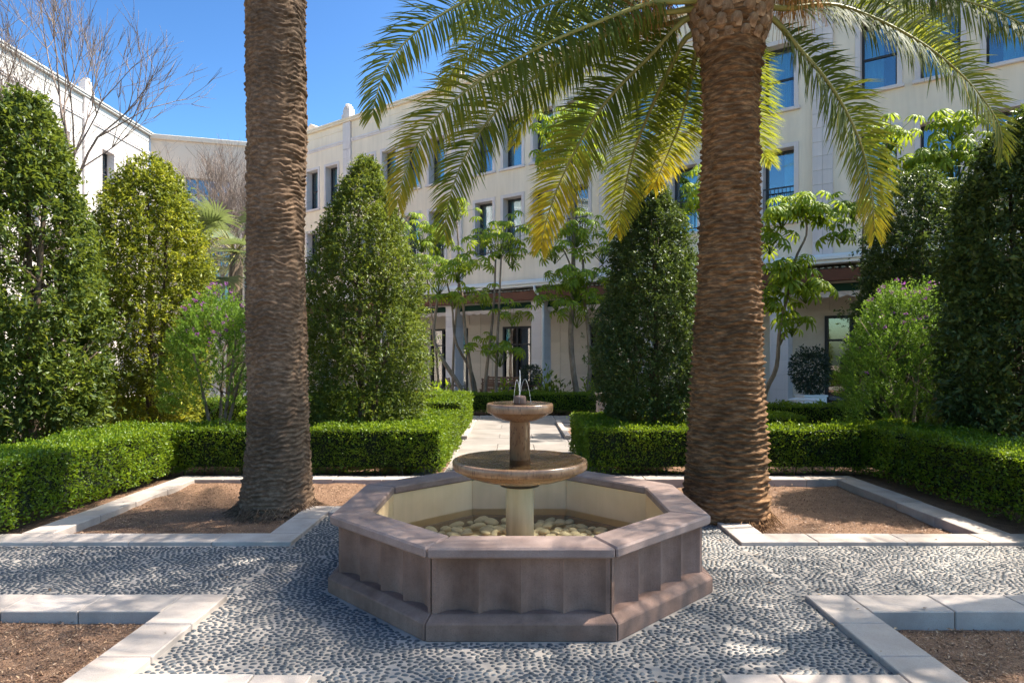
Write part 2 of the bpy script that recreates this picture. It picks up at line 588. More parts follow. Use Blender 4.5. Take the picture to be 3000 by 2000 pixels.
PV = np.stack([Q[rest, 0][:, None] + lx * ca[:, None] - ly * sa[:, None],
               Q[rest, 1][:, None] + lx * sa[:, None] + ly * ca[:, None],
               DV[None, :, 2] * sz[rest][:, None]], 2).reshape(-1, 3)
PF = (np.arange(len(rest))[:, None, None] * len(DV) + DF[None]).reshape(-1, 3)
tag(link('pebbles', np_mesh('pebbles', PV, PF, M['pebble'], None, True), plaza), kind='stuff')

# slab path behind the fountain and the terrace before the house
path = empty('path', (0, 0, 0))
tag(path, kind='structure')
MB().box(-1.5, 1.5, 9.0, 18.6, -.15, -.02).build('path_bed', M['mortar'], path)
yy = 9.01
r_ = 0
while yy < 18.5:
    ln = [.92, .70, 1.05, .8][r_ % 4]
    xs = [-1.04, -.35, .33, 1.04] if r_ % 2 else [-1.04, -.02, 1.04]
    for a, b in zip(xs[:-1], xs[1:]):
        MB().box(a + .005, b - .005, yy + .005, yy + ln - .005, -.05, random.uniform(.000, .004)).build('slab', M['slab'], path, .004)
    yy += ln
    r_ += 1
for side in (-1, 1):
    for k in range(5):
        x0 = 1.05 + k * .92
        a, b = sorted((side * (x0 + .005), side * (x0 + .915)))
        for (y0, y1) in ((12.1, 12.7), (12.71, 13.2), (16.6, 17.5), (17.51, 18.5)):
            MB().box(a, b, y0, y1 - .01, -.05, random.uniform(.000, .004)).build('slab', M['slab'], path, .004)
cross_bed = MB().box(-8, -1.06, 12.05, 13.25, -.15, -.02).box(1.06, 8, 12.05, 13.25, -.15, -.02)
cross_bed.box(-9, -1.51, 16.5, 18.6, -.15, -.02).box(1.51, 9, 16.5, 18.6, -.15, -.02).build('path_bed', M['terrace'], path)

# planting beds with soil, kerb stones and bark chips
def bed(rects, z, chip_rects, n_chip):
    mb = MB()
    for (x0, x1, y0, y1) in rects:
        nx, ny = max(2, int((x1 - x0) / .12)), max(2, int((y1 - y0) / .12))
        gx, gy = np.meshgrid(np.linspace(x0, x1, nx), np.linspace(y0, y1, ny))
        P = np.stack([gx.ravel(), gy.ravel(), np.zeros(gx.size)], 1)
        zz = z + .035 * (vnoise(P * 2.2, 3) - .5) + .02 * (vnoise(P * 7, 4) - .5)
        vs = [(P[q, 0], P[q, 1], zz[q]) for q in range(len(P))]
        fs = [(j * nx + k, j * nx + k + 1, (j + 1) * nx + k + 1, (j + 1) * nx + k) for j in range(ny - 1) for k in range(nx - 1)]
        mb.add(vs, fs, True)
    s = tag(mb.build('soil', M['soil']), kind='structure')
    Ps = []
    for (x0, x1, y0, y1) in chip_rects:
        m = int(n_chip * (x1 - x0) * (y1 - y0))
        Ps.append(np.stack([RNG.uniform(x0, x1, m), RNG.uniform(y0, y1, m), np.zeros(m)], 1))
    P = np.concatenate(Ps)
    P[:, 2] = z + .035 * (vnoise(P * 2.2, 3) - .5) + .02 * (vnoise(P * 7, 4) - .5) + RNG.uniform(.002, .014, len(P))
    A = rand_dirs(len(P)); A[:, 2] *= .35
    N = rand_dirs(len(P)) * .5 + np.array([0, 0, 1.])
    me = leaf_mesh('bark_chips', P, A, N, RNG.uniform(.008, .035, len(P)), RNG.uniform(.004, .012, len(P)), M['chip'], RNG.random(len(P)))
    tag(link('bark_chips', me), 'shredded brown bark mulch scattered over the bare soil of a planting bed', 'mulch', kind='stuff')
    return s


def kerb(runs, z0, z1, step, label):
    root = tag(empty('kerb'), kind='structure')
    for (x0, x1, y0, y1) in runs:
        L = max(x1 - x0, y1 - y0)
        k = max(1, round(L / step))
        cuts = [q / k + (random.uniform(-.06, .06) / k if 0 < q < k else 0) for q in range(k + 1)]
        for a, b in zip(cuts[:-1], cuts[1:]):
            if x1 - x0 > y1 - y0:
                bx = (x0 + a * L + .003, x0 + b * L - .003, y0, y1)
            else:
                bx = (x0, x1, y0 + a * L + .003, y0 + b * L - .003)
            dz = random.uniform(-.003, .003)
            MB().box(bx[0], bx[1], bx[2], bx[3], z0, z1 + dz).build('kerb_stone', M['kerb'], root, .006)
    return root


for s in (-1, 1):
    def mir(x0, x1, y0, y1, s=s):
        return (x0, x1, y0, y1) if s < 0 else (-x1, -x0, y0, y1)
    zk = .035
    zs = -.045 if s < 0 else -.085
    kerb([mir(-4.9, -2.0, C_F, C_F + .28), mir(-4.62, -4.32, C_F + .283, 8.72), mir(-4.62, -1.06, 8.723, 9.0),
          mir(-2.3, -2.0, C_F + .283, D_F), mir(-1.997, -1.36, D_F - .28, D_F), mir(-1.357, -1.06, D_F - .28, 8.72)], -.16, zk, .66, '')
    kerb([mir(-6.5, -2.3, C_N - .30, C_N), mir(-2.297, -2.0, D_N - .30, C_N), mir(-1.997, -1.36, D_N - .30, D_N), mir(-1.357, -1.06, -2, D_N)], -.16, zk, .50, '')
    bed([mir(-4.32, -2.3, C_F + .28, 8.72), mir(-2.3, -1.36, D_F, 8.72)], zs + .02,
        [mir(-4.30, -2.32, C_F + .3, 8.7), mir(-2.3, -1.4, D_F + .02, 8.7)], 1000)
    bed([mir(-6.5, -2.3, 0, C_N - .3), mir(-2.3, -1.36, 0, D_N - .3)], zs, [mir(-4.4, -2.32, 2.6, C_N - .31)], 2600)
    bed([mir(-5.9, -4.62, C_F, 9.0), mir(-8, -1.06, 9.0, 12.05)], -.02, [mir(-4.75, -4.63, C_F + .3, 8.7), mir(-5, -1.1, 9.02, 9.15)], 900)
    bed([mir(-9, -1.1, 13.25, 16.5)], -.02, [mir(-4, -1.2, 13.3, 13.5)], 200)
kerb([(1.0, 1.12, 13.25, 16.5), (-1.12, -1.0, 13.25, 16.5)], -.05, .07, .8, '')
bed([(-9, 9, 18.6, 21.2)], -.02, [(-2, 4, 19.6, 20.5)], 100)
terr = MB().box(-30, 40, 21.2, 60, -.15, -.01).build('terrace', M['terrace'])
tag(terr, kind='structure')

# ================================================================== buildings
def wall_sheet(mb, x0, x1, z0, z1, holes, y=0.0):
    xs = sorted({x0, x1, *[h[0] for h in holes], *[h[1] for h in holes]})
    zs = sorted({z0, z1, *[h[2] for h in holes], *[h[3] for h in holes]})
    xs = [x for x in xs if x0 <= x <= x1]
    zs = [z for z in zs if z0 <= z <= z1]
    for a, b in zip(xs[:-1], xs[1:]):
        for c, d_ in zip(zs[:-1], zs[1:]):
            mx, mz = (a + b) / 2, (c + d_) / 2
            if any(h[0] < mx < h[1] and h[2] < mz < h[3] for h in holes): continue
            mb.quad((a, y, c), (b, y, c), (b, y, d_), (a, y, d_))


WM = {}
def window_meshes(w, h, key, rail, mid):
    """local origin bottom centre of the opening; y inward"""
    if key in WM: return WM[key]
    hw, dp, t = w / 2, .42, .13
    su = MB()
    su.box(-hw - t, -hw, -.035, dp, 0, h + t).box(hw, hw + t, -.035, dp, 0, h + t).box(-hw, hw, -.035, dp, h, h + t)
    si = MB().box(-hw - t - .05, hw + t + .05, -.10, dp, -.10, -.001)
    fr = MB()
    e = .065
    fr.box(-hw, -hw + e, dp - .10, dp - .02, 0, h).box(hw - e, hw, dp - .10, dp - .02, 0, h)
    fr.box(-hw + e, hw - e, dp - .10, dp - .02, h - e, h).box(-hw + e, hw - e, dp - .10, dp - .02, 0, e)
    if mid: fr.box(-hw + e, hw - e, dp - .10, dp - .02, h * .49, h * .49 + .06)
    pa = MB()
    pa.box(-hw + e, hw - e, dp - .065, dp - .05, e, h - e)
    cu = MB()
    n = 40
    vs = []
    for k in range(n + 1):
        x = -hw + w * .98 * k / n
        y = dp + .16 + .035 * math.sin(k * 1.9) + .012 * math.sin(k * 4.3)
        vs += [(x, y, .02), (x, y, h)]
    cu.add(vs, [(2 * k, 2 * k + 2, 2 * k + 3, 2 * k + 1) for k in range(n)], True)
    ra = None
    if rail:
        r2 = MB()
        r2.box(-hw - .02, hw + .02, -.02, .02, 1.02, 1.06).box(-hw - .02, hw + .02, -.012, .012, .10, .13)
        k = int(w / .11)
        for q in range(k + 1):
            x = -hw + w * q / k
            r2.box(x - .009, x + .009, -.009, .009, .131, 1.019)
        ra = r2.mesh('railing', M['dark_frame'])
    WM[key] = dict(surround=su.mesh('surround', M['limestone'], .006), sill=si.mesh('sill', M['limestone'], .01),
                   frame=fr.mesh('window', M['dark_frame']), pane=pa.mesh('pane', M['glass']),
                   curtain=cu.mesh('curtain', M['curtain']), railing=ra)
    return WM[key]


def put_window(parent, x, z, w, h, key, rail=False, mid=True, curtain=1.0, shift=0.0):
    ms = window_meshes(w, h, key, rail, mid)
    o = link('window', ms['frame'], parent, (x, 0, z))
    link('pane', ms['pane'], o)
    link('surround', ms['surround'], o)
    link('sill', ms['sill'], o)
    if curtain > 0:
        c = link('curtain', ms['curtain'], o)
        c.scale = (curtain, 1, 1)
        c.location.x = shift * w * (1 - curtain) * .5
    if ms['railing']: link('railing', ms['railing'], o)
    return o


ZS2, H2, ZS1, H1W = 9.30, 2.02, 5.85, 2.25
def house(name, label, loc, rz, x0, x1, pil, offs, wallmat, ground_floor, z0=4.66, top=13.4, depth=9.0, extra=None):
    root = tag(empty(name, loc, rz), label, 'building')
    holes, wins = [], []
    W = .92
    for p in pil:
        for o_ in offs:
            x = p + o_
            if x0 + .8 < x < x1 - .8:
                wins.append(x)
                holes.append((x - W / 2, x + W / 2, ZS2, ZS2 + H2))
                holes.append((x - W / 2, x + W / 2, ZS1, ZS1 + H1W))
                if not ground_floor:
                    holes.append((x - W / 2, x + W / 2, 2.2, 4.3))
    mb = MB()
    wall_sheet(mb, x0, x1, z0, 12.9, holes)
    mb.quad((x0, 0, 0), (x0, depth, 0), (x0, depth, 12.9), (x0, 0, 12.9))
    mb.quad((x1, depth, 0), (x1, 0, 0), (x1, 0, 12.9), (x1, depth, 12.9))
    mb.quad((x1, depth, 0), (x1, depth, 12.9), (x0, depth, 12.9), (x0, depth, 0))
    mb.build('wall', wallmat, root)
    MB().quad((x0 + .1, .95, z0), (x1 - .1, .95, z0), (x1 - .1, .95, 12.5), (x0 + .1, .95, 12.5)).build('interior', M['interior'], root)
    rf = MB().box(x0, x1, .02, depth, 12.7, 12.88)
    rf.build('roof', wallmat, root)
    co = MB()
    co.box(x0, x1, -.02, .30, 12.90, 13.22)
    co.box(x0 - .1, x1 + .1, -.16, .34, 13.223, 13.31).box(x0 - .1, x1 + .1, -.20, .36, 13.313, top)
    co.build('parapet', wallmat, root, .01)
    st = MB().box(x0, x1, -.07, 0.0, 12.30, 12.40).box(x0, x1, -.045, 0.0, 12.22, 12.297)
    st.build('string_course', M['limestone'], root, .008)
    # pilasters of stone tiles
    tile = MB().box(-.137, .137, -.095, 0, 0, .415).mesh('stone_tile', M['limestone'], .006)
    finm = MB().box(-.30, .30, -.16, .26, 13.42, 13.62).box(-.24, .24, -.12, .22, 13.623, 13.86)
    for k in range(4):
        finm.box(-.20 + k * .11, -.13 + k * .11, -.10, .16, 13.863, 14.0 + (.12 if k in (1, 2) else 0))
    finm = finm.mesh('finial', M['limestone'], .008)
    for p in pil:
        if not (x0 + .4 < p < x1 - .4): continue
        MB().box(p - .26, p + .26, -.084, 0, z0 + .003, 12.9).build('pilaster', M['grey_stone'], root)
        z = z0 + .02
        if ground_floor and -12 < p < 16:
            while z + .42 < 12.2:
                for sx_ in (-.141, .141):
                    link('stone_tile', tile, root, (p + sx_, 0, z))
                z += .424
            MB().box(p - .275, p + .275, -.11, 0.0, z, 13.21).build('pilaster_head', M['limestone'], root, .008)
        else:
            MB().box(p - .275, p + .275, -.10, 0.0, z, 13.21).build('pilaster_head', M['limestone'], root, .008)
        link('finial', finm, root, (p, 0, 0))
    rr = random.Random(3)
    for i, x in enumerate(wins):
        put_window(root, x, ZS2, W, H2, 'up', False, True, rr.choice([1, 1, .8, .6, 1]), rr.choice([-1, 1]))
        put_window(root, x, ZS1, W, H1W, 'bal', True, False, rr.choice([.45, .5, 1, .35]), rr.choice([-1, 1]))
        if not ground_floor:
            put_window(root, x, 2.2, W, 2.1, 'low', False, True, 1, 1)
    return root


BX0, BX1 = -16.6, 25.0
hotel = house('hotel', 'long cream three-storey facade with dark framed windows, stone pilasters and timber canopy facing the garden',
              (0, 25.96, 0), math.atan2(-.588, .809), BX0, BX1,
              [-17.45, -10.25, -3.1, 4.08, 11.3, 18.5], [1.45, 2.92, 4.4, 5.95], M['stucco'], True)
# ground floor of the hotel: fascia, canopy, columns, recessed wall with doors
fa = MB()
fa.box(BX0, BX1, -.42, 0, 4.40, 4.50).box(BX0, BX1, -.50, 0, 4.503, 4.60).box(BX0, BX1, -.12, .0, 4.603, 4.72)
fa.build('fascia', M['white_paint'], hotel, .01)
MB().box(BX0, BX1, -.30, -.06, 3.90, 4.24).build('timber_beam', M['wood_beam'], hotel, .012)
MB().box(BX0, BX1, .62, 3.0, 4.33, 4.38).build('soffit', M['grey_stone'], hotel)
k = BX0 + .3
raf = MB().box(-.05, .05, -.055, .60, 4.02, 4.30).mesh('rafter', M['wood_beam'], .006)
slat = MB().box(-.055, .055, -.05, .60, 4.30, 4.33).mesh('canopy_slat', M['white_paint'])
while k < BX1 - .3:
    link('rafter', raf, hotel, (k, 0, 0))
    k += .9
k = -6.0
while k < 16:
    link('canopy_slat', slat, hotel, (k, 0, 0))
    k += .19
cols = [-12.5, -8.0, -3.5, 1.02, 5.55, 10.05, 14.55, 19.05]
blk = MB().box(-.27, .27, -.02, .56, 0, .452).mesh('stone_block', M['limestone'], .006)
for c in cols:
    MB().box(c - .26, c + .26, -.01, .55, 0, 3.87).build('column', M['grey_stone'], hotel)
    MB().box(c - .31, c + .31, -.06, .60, 0, .22).build('column_base', M['grey_stone'], hotel, .01)
    for q in range(8):
        link('stone_block', blk, hotel, (c, 0, .223 + q * .456))
REC = 2.7
dh, bw = [], MB()
for a, b in zip(cols[:-1], cols[1:]):
    m = (a + b) / 2 - .25
    dh.append((m - 1.15, m + 1.15, .02, 3.05))
wall_sheet(bw, BX0, BX1, 0, 4.33, dh, REC)
bw.build('ground_floor_wall', M['warm_stone'], hotel)
for (a, b, c, d_) in dh:
    fr = MB()
    for q in range(4):
        x = a + (b - a) * q / 3
        fr.box(x - .05, x + .05, REC - .05, REC + .03, c, d_)
    fr.box(a, b, REC - .04, REC + .02, d_ - .09, d_).box(a, b, REC - .04, REC + .02, 2.2, 2.27).box(a, b, REC - .04, REC + .02, c, c + .14)
    o = fr.build('glass_door', M['dark_frame'], hotel)
    MB().box(a, b, REC + .031, REC + .04, c, d_).build('pane', M['door_glass'], o)
    for q in (2,):
        x = a + (b - a) * (q + .5) / 3
        vs = []
        for j in range(17):
            vs += [(x - .25 + .5 * j / 16, REC + .25 + .03 * math.sin(j * 1.7), c), (x - .25 + .5 * j / 16, REC + .25 + .03 * math.sin(j * 1.7), d_ - .3)]
        MB().add(vs, [(2 * j, 2 * j + 2, 2 * j + 3, 2 * j + 1) for j in range(16)], True).build('curtain', M['curtain'], o)
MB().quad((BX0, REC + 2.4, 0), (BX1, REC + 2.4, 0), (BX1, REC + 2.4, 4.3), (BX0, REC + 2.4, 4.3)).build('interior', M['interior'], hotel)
MB().quad((BX0, REC, 0.0), (BX1, REC, 0.0), (BX1, REC + 2.4, 0.0), (BX0, REC + 2.4, 0.0)).build('interior_floor', M['terrace'], hotel)
# joints of the recessed wall as real tiles in the two bays that show
tl = MB().box(-.342, .342, -.025, 0, 0, .446).mesh('wall_tile', M['warm_stone'], .006)
for (lo, hi) in ((-6.1, -1.0), (-1.0, 5.2), (5.6, 9.8), (10.3, 15.2)):
    for r_ in range(9):
        x = lo + .35
        while x + .35 <= hi:
            if not any(h[0] - .36 < x < h[1] + .36 and r_ * .46 < 3.05 for h in dh):
                link('wall_tile', tl, hotel, (x, REC, .02 + r_ * .456))
            x += .70
# awnings with scalloped valance between the columns
for a, b in zip(cols[:-1], cols[1:]):
    x0, x1 = a + .30, b - .30
    aw = MB()
    n = 40
    aw.quad((x0, .34, 3.87), (x1, .34, 3.87), (x1, .26, 3.63), (x0, .26, 3.63))
    aw.quad((x0, 1.5, 3.95), (x1, 1.5, 3.95), (x1, .34, 3.875), (x0, .34, 3.875))
    o = aw.build('awning', M['awning'], hotel)
    va = MB()
    vs = []
    for q in range(n + 1):
        x = x0 + (x1 - x0) * q / n
        vs += [(x, .258, 3.628), (x, .250, 3.52 - .07 * abs(math.sin(q * PI / 4)))]
    va.add(vs, [(2 * q, 2 * q + 2, 2 * q + 3, 2 * q + 1) for q in range(n)])
    va.build('valance', M['valance'], o)
MB().tube([(1.18, -.45, 4.42), (1.18, -.40, 4.25), (1.36, -.10, 3.86), (1.36, -.10, .05)], .055, 8).build('downpipe', M['white_paint'], hotel)
sp = MB().box(1.10, 1.24, -.16, -.03, 3.72, 3.80).tube([(1.13, -.10, 3.70), (1.13, -.22, 3.66)], [.045, .05], 8)
sp.build('spotlight', M['grey_stone'], hotel)
rl = MB()
rl.add([(-15.2, .8, 13.3), (-13.4, .8, 13.3), (-13.4, 3, 13.3), (-15.2, 3, 13.3), (-15.2, .8, 13.75), (-13.4, .8, 13.75), (-13.4, 3, 13.75), (-15.2, 3, 13.75), (-14.3, .8, 14.25), (-14.3, 3, 14.25)],
       [(0, 1, 5, 8, 4), (2, 3, 7, 9, 6), (0, 4, 7, 3), (1, 2, 6, 5), (4, 8, 9, 7), (5, 6, 9, 8)])
rl.build('roof_lantern', M['beige_stucco'], hotel)

left_wing = house('white_wing', 'sunlit white wing with heavy cornice rising behind the bare tree at far left',
                  (-19.2, 0, 0), PI / 2, 8.0, 34.0, [8.9, 15.6, 22.3, 29.0], [1.5, 3.3, 5.1], M['white_stucco'], False, z0=0)
rear = tag(empty('rear_block', (-19.2, 34.0, 0), R(16)), 'shaded beige block closing the far end between the white wing and the cream facade', 'building')
rw = MB()
bh = [(1.7, 3.9, 8.6, 11.2), (1.7, 3.9, 4.6, 7.4), (4.6, 5.6, 8.8, 11.0), (4.6, 5.6, 4.8, 7.2)]
wall_sheet(rw, 0.02, 6.2, 0, 13.1, bh)
rw.quad((6.2, 0, 0), (6.2, 8, 0), (6.2, 8, 13.1), (6.2, 0, 13.1)).quad((0.02, 8, 0), (0.02, 0, 0), (0.02, 0, 13.1), (0.02, 8, 13.1))
rw.build('wall', M['beige_stucco'], rear)
MB().box(0.02, 6.25, -.12, 8, 13.1, 13.35).build('parapet', M['beige_stucco'], rear, .02)
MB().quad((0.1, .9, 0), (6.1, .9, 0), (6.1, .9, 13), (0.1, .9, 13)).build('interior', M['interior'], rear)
for (a, b, c, d_) in bh:
    fr = MB()
    nx = 4 if b - a > 2 else 2
    for q in range(nx + 1):
        x = a + (b - a) * q / nx
        fr.box(x - .03, x + .03, .12, .2, c, d_)
    for q in range(4):
        z = c + (d_ - c) * q / 3
        fr.box(a, b, .13, .19, z - .03, z + .03)
    o = fr.build('window', M['grey_stone'], rear)
    MB().box(a, b, .201, .21, c, d_).build('pane', M['glass'], o)

# ================================================================== fountain
ft = tag(empty('fountain', (FX, FY, 0)), 'octagonal reddish stone basin with two round tiers and a small water jet', 'fountain')


def oct_seg(a0, a1, z0, z1, k, gap=.004):
    """one of eight trapezoid blocks between apothems a0<a1"""
    h = math.tan(PI / 8)
    th = -PI / 2 + k * PI / 4
    ux, uy = math.cos(th), math.sin(th)
    vx, vy = -uy, ux
    vs = []
    for z in (z0, z1):
        for (a, s) in ((a0, -1), (a0, 1), (a1, 1), (a1, -1)):
            w = s * (a * h - gap)
            vs.append((ux * a + vx * w, uy * a + vy * w, z))
    return vs, [(0, 3, 2, 1), (4, 5, 6, 7), (0, 1, 5, 4), (1, 2, 6, 5), (2, 3, 7, 6), (3, 0, 4, 7)]


HCOP, TC = .55, .066
a_out = AP
for k in range(8):
    h = math.tan(PI / 8)
    th = -PI / 2 + k * PI / 4
    u = np.array([math.cos(th), math.sin(th)])
    v = np.array([-u[1], u[0]])
    # plinth with sloping shoulder
    prof = [(a_out - .30, 0), (a_out + .012, 0), (a_out + .012, .105), (a_out - .05, .140), (a_out - .30, .146)]
    vs, fs = [], []
    for s in (-1, 1):
        for (a, z) in prof:
            w = s * (a * h - .003)
            p = u * a + v * w
            vs.append((p[0], p[1], z))
    n = len(prof)
    fs = [tuple(range(n)), tuple(range(2 * n - 1, n - 1, -1))] + [(q, n + q, n + (q + 1) % n, (q + 1) % n) for q in range(n)]
    MB().add(vs, fs).build('plinth_stone', M['porphyry'], ft, .006)
    # fluted panel
    ap = a_out - .058
    half = ap * h - .004
    cols_, brd = [], .028
    fw = (2 * half - 2 * brd) / 4
    cols_.append((-half, 0)); cols_.append((-half + brd, 0))
    for q in range(4):
        for j in range(0, 13):
            f = j / 12
            cols_.append((-half + brd + (q + f) * fw, .062 * (1 - (2 * f - 1) ** 2) + (.0 if 0 < j < 12 else 0)))
    cols_.append((half - brd, 0)); cols_.append((half, 0))
    vs, fs = [], []
    for (w, dd) in cols_:
        p = u * (ap - dd) + v * w
        vs += [(p[0], p[1], .115), (p[0], p[1], HCOP - TC - .001)]
    fs = [(2 * j, 2 * j + 2, 2 * j + 3, 2 * j + 1) for j in range(len(cols_) - 1)]
    MB().add(vs, fs).build('fluted_panel', M['porphyry'], ft)
    # coping stone
    vs, fs = oct_seg(a_out - .275, a_out, HCOP - TC, HCOP, k)
    MB().add(vs, fs).build('coping_stone', M['porphyry_top'], ft, .012)
    # pale lining inside
    vs, fs = oct_seg(a_out - .262, a_out - .21, .02, HCOP - TC - .002, k, .002)
    MB().add(vs, fs).build('basin_lining', M['lining'], ft)
flo = MB()
aa = a_out - .22
flo.add([(aa / math.cos(PI / 8) * math.cos(PI / 8 + q * PI / 4), aa / math.cos(PI / 8) * math.sin(PI / 8 + q * PI / 4), .06) for q in range(8)], [tuple(range(8))])
flo.build('basin_floor', M['lining'], ft)
aw_ = a_out - .263
wat = MB().add([(aw_ / math.cos(PI / 8) * math.cos(PI / 8 + q * PI / 4), aw_ / math.cos(PI / 8) * math.sin(PI / 8 + q * PI / 4), .205) for q in range(8)], [tuple(range(8))])
wat.build('water', M['water'], ft)
# river stones on the basin floor
ico = bmesh.new()
bmesh.ops.create_icosphere(ico, subdivisions=2, radius=1)
for vv in ico.verts:
    vv.co *= 1 + .12 * math.sin(3 * vv.co.x + 1) * math.cos(2.5 * vv.co.y)
me_st = bpy.data.meshes.new('stone')
ico.to_mesh(me_st); ico.free()
me_st.polygons.foreach_set('use_smooth', [True] * len(me_st.polygons))
me_st.materials.append(M['river_stone'])
placed = []
tries = 0
while len(placed) < 285 and tries < 40000:
    tries += 1
    x, y = random.uniform(-1.05, 1.05), random.uniform(-1.05, 1.05)
    rad = random.uniform(.036, .075)
    lim = aw_ - .05
    if max(abs(x), abs(y)) > lim or abs(x) + abs(y) > lim * 1.414 or math.hypot(x, y) < .15: continue
    if any((x - a) ** 2 + (y - b) ** 2 < ((rad + c) * .74) ** 2 for a, b, c in placed): continue
    placed.append((x, y, rad))
    link('stone', me_st, ft, (x, y, .080 + rad * .30 + random.uniform(0, .02)), (random.uniform(-.25, .25), random.uniform(-.25, .25), random.uniform(0, 6)),
         (rad * random.uniform(1.0, 1.35), rad * random.uniform(.75, 1), rad * random.uniform(.36, .5)))
# stems and bowls
MB().lathe([(.0, .05), (.112, .05), (.112, .60), (.108, .665)], 40).build('lower_stem', M['pale_stone'], ft)
MB().lathe([(.108, .652), (.158, .652), (.163, .668), (.158, .684), (.10, .684)], 40).build('collar', M['dark_ring'], ft)
MB().lathe([(.15, .684), (.24, .690), (.36, .718), (.455, .752), (.505, .782), (.508, .79), (.530, .792), (.537, .80), (.539, .845), (.533, .858), (.520, .864), (.49, .858), (.46, .846), (.30, .825), (.0, .815)], 72).build('lower_bowl', M['wet_stone'], ft)
MB().lathe([(.512, .8615), (.0, .8615)], 64).build('lower_bowl_water', M['bowl_water'], ft)
MB().lathe([(.0, .80), (.083, .80), (.081, 1.165), (.088, 1.172), (.0, 1.172)], 40).build('upper_stem', M['wet_stone'], ft)
MB().lathe([(.085, 1.165), (.13, 1.172), (.19, 1.196), (.235, 1.225), (.246, 1.236), (.262, 1.238), (.267, 1.245), (.268, 1.297), (.263, 1.307), (.25, 1.31), (.22, 1.296), (.10, 1.288), (0, 1.286)], 64).build('upper_bowl', M['wet_stone'], ft)
MB().lathe([(.247, 1.3085), (.0, 1.3085)], 48).build('upper_bowl_water', M['bowl_water'], ft)
MB().lathe([(.0, 1.28), (.048, 1.28), (.050, 1.352), (.046, 1.366), (.02, 1.37), (0, 1.368)], 28).build('nozzle', M['porphyry'], ft)
jet = MB()
jet.tube([(0, 0, 1.365), (.003, 0, 1.50), (.0, .004, 1.575)], [.004, .005, .002], 6)
for q in range(3):
    a = q * 2.1 + .4
    top_, out_ = random.uniform(1.44, 1.52), random.uniform(.05, .10)
    pts = []
    for j in range(9):
        f = j / 8
        pts.append((math.cos(a) * out_ * f, math.sin(a) * out_ * f, 1.368 + (top_ - 1.368) * 4 * f * (1 - f) * (1 if f < .5 else 1) - .055 * f * f))
    jet.tube(pts, [.0017] * 8 + [.003], 5)
jet.build('water_jet', M['jet'], ft)
# ================================================================== hedges
def hedge(label, boxes, dens=3200, size=.034, seed=1, lean=0.0, gap_base=True):
    cx = sum((b[0] + b[1]) / 2 for b in boxes) / len(boxes)
    cy = sum((b[2] + b[3]) / 2 for b in boxes) / len(boxes)
    root = tag(empty('hedge', (cx, cy, 0)), label, 'hedge', 'clipped box hedges round the beds')
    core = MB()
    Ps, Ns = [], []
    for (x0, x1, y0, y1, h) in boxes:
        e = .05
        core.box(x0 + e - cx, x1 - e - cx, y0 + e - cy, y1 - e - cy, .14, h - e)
        for (ax, lo, hi, n_) in (('z', (x0, y0), (x1, y1), (0, 0, 1)), ('x0', (y0, .05), (y1, h), (-1, 0, 0)), ('x1', (y0, .05), (y1, h), (1, 0, 0)),
                                 ('y0', (x0, .05), (x1, h), (0, -1, 0)), ('y1', (x0, .05), (x1, h), (0, 1, 0))):
            area = (hi[0] - lo[0]) * (hi[1] - lo[1])
            m = int(area * dens * (.45 if ax == 'y1' else 1))
            u, v = RNG.uniform(lo[0], hi[0], m), RNG.uniform(lo[1], hi[1], m)
            if ax == 'z': P = np.stack([u, v, np.full(m, h)], 1)
            elif ax[0] == 'x': P = np.stack([np.full(m, x0 if ax == 'x0' else x1), u, v], 1)
            else: P = np.stack([u, np.full(m, y0 if ax == 'y0' else y1), v], 1)
            N = np.tile(np.array(n_, float), (m, 1))
            if ax != 'z':      # thin towards the ground
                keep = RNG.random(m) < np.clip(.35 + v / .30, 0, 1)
                P, N = P[keep], N[keep]
            # rounded edge and uneven surface
            bulge = (vnoise(P * 3.0, seed) - .5) * .09 + (vnoise(P * 9.0, seed + 1) - .5) * .06
            sprig = np.where(RNG.random(len(P)) < (.05 if ax == 'z' else .02), RNG.uniform(.0, .075, len(P)), 0)
            P = P + N * (bulge + sprig + RNG.uniform(-.055, .012, len(P)))[:, None]
            Ps.append(P); Ns.append(N)
    P, N = np.concatenate(Ps), np.concatenate(Ns)
    # drop leaves buried inside a neighbouring box
    inside = np.zeros(len(P), bool)
    for (x0, x1, y0, y1, h) in boxes:
        inside |= (P[:, 0] > x0 + .09) & (P[:, 0] < x1 - .09) & (P[:, 1] > y0 + .09) & (P[:, 1] < y1 - .09) & (P[:, 2] < h - .09)
    P, N = P[~inside], N[~inside]
    n = len(P)
    # round the top edges a little
    A = N * .55 + np.array([0, 0, .45]) + rand_dirs(n) * .75
    LN = rand_dirs(n) + np.array([0, 0, .5])
    t = np.clip(.42 + .55 * (vnoise(P * 2.3, seed + 5) - .5) + .25 * (vnoise(P * 7.3, seed + 6) - .5) + RNG.normal(0, .20, n) + .10 * N[:, 2], 0, 1)
    P = P - np.array([cx, cy, 0])
    sz_ = RNG.uniform(.7, 1.25, n) * size
    me = leaf_mesh('leaves', P, A, LN, sz_, sz_ * .62, M['hedge_leaf'], t)
    link('leaves', me, root)
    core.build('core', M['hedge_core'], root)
    st = MB()
    for (x0, x1, y0, y1, h) in boxes:
        L = max(x1 - x0, y1 - y0)
        for q in range(int(L / .22)):
            f = (q + random.random()) / int(L / .22)
            off = random.uniform(.12, .32)
            if x1 - x0 > y1 - y0: px, py = x0 + f * L, y0 + off
            else: px, py = (x0 + x1) / 2 + random.uniform(-.25, .25), y0 + f * L
            st.tube([(px - cx, py - cy, -.08), (px - cx + random.uniform(-.05, .05), py - cy + random.uniform(-.05, .05), .22)], [.012, .009], 5)
    tag(st.build('stems', M['bark'], root), kind='stuff')
    return root


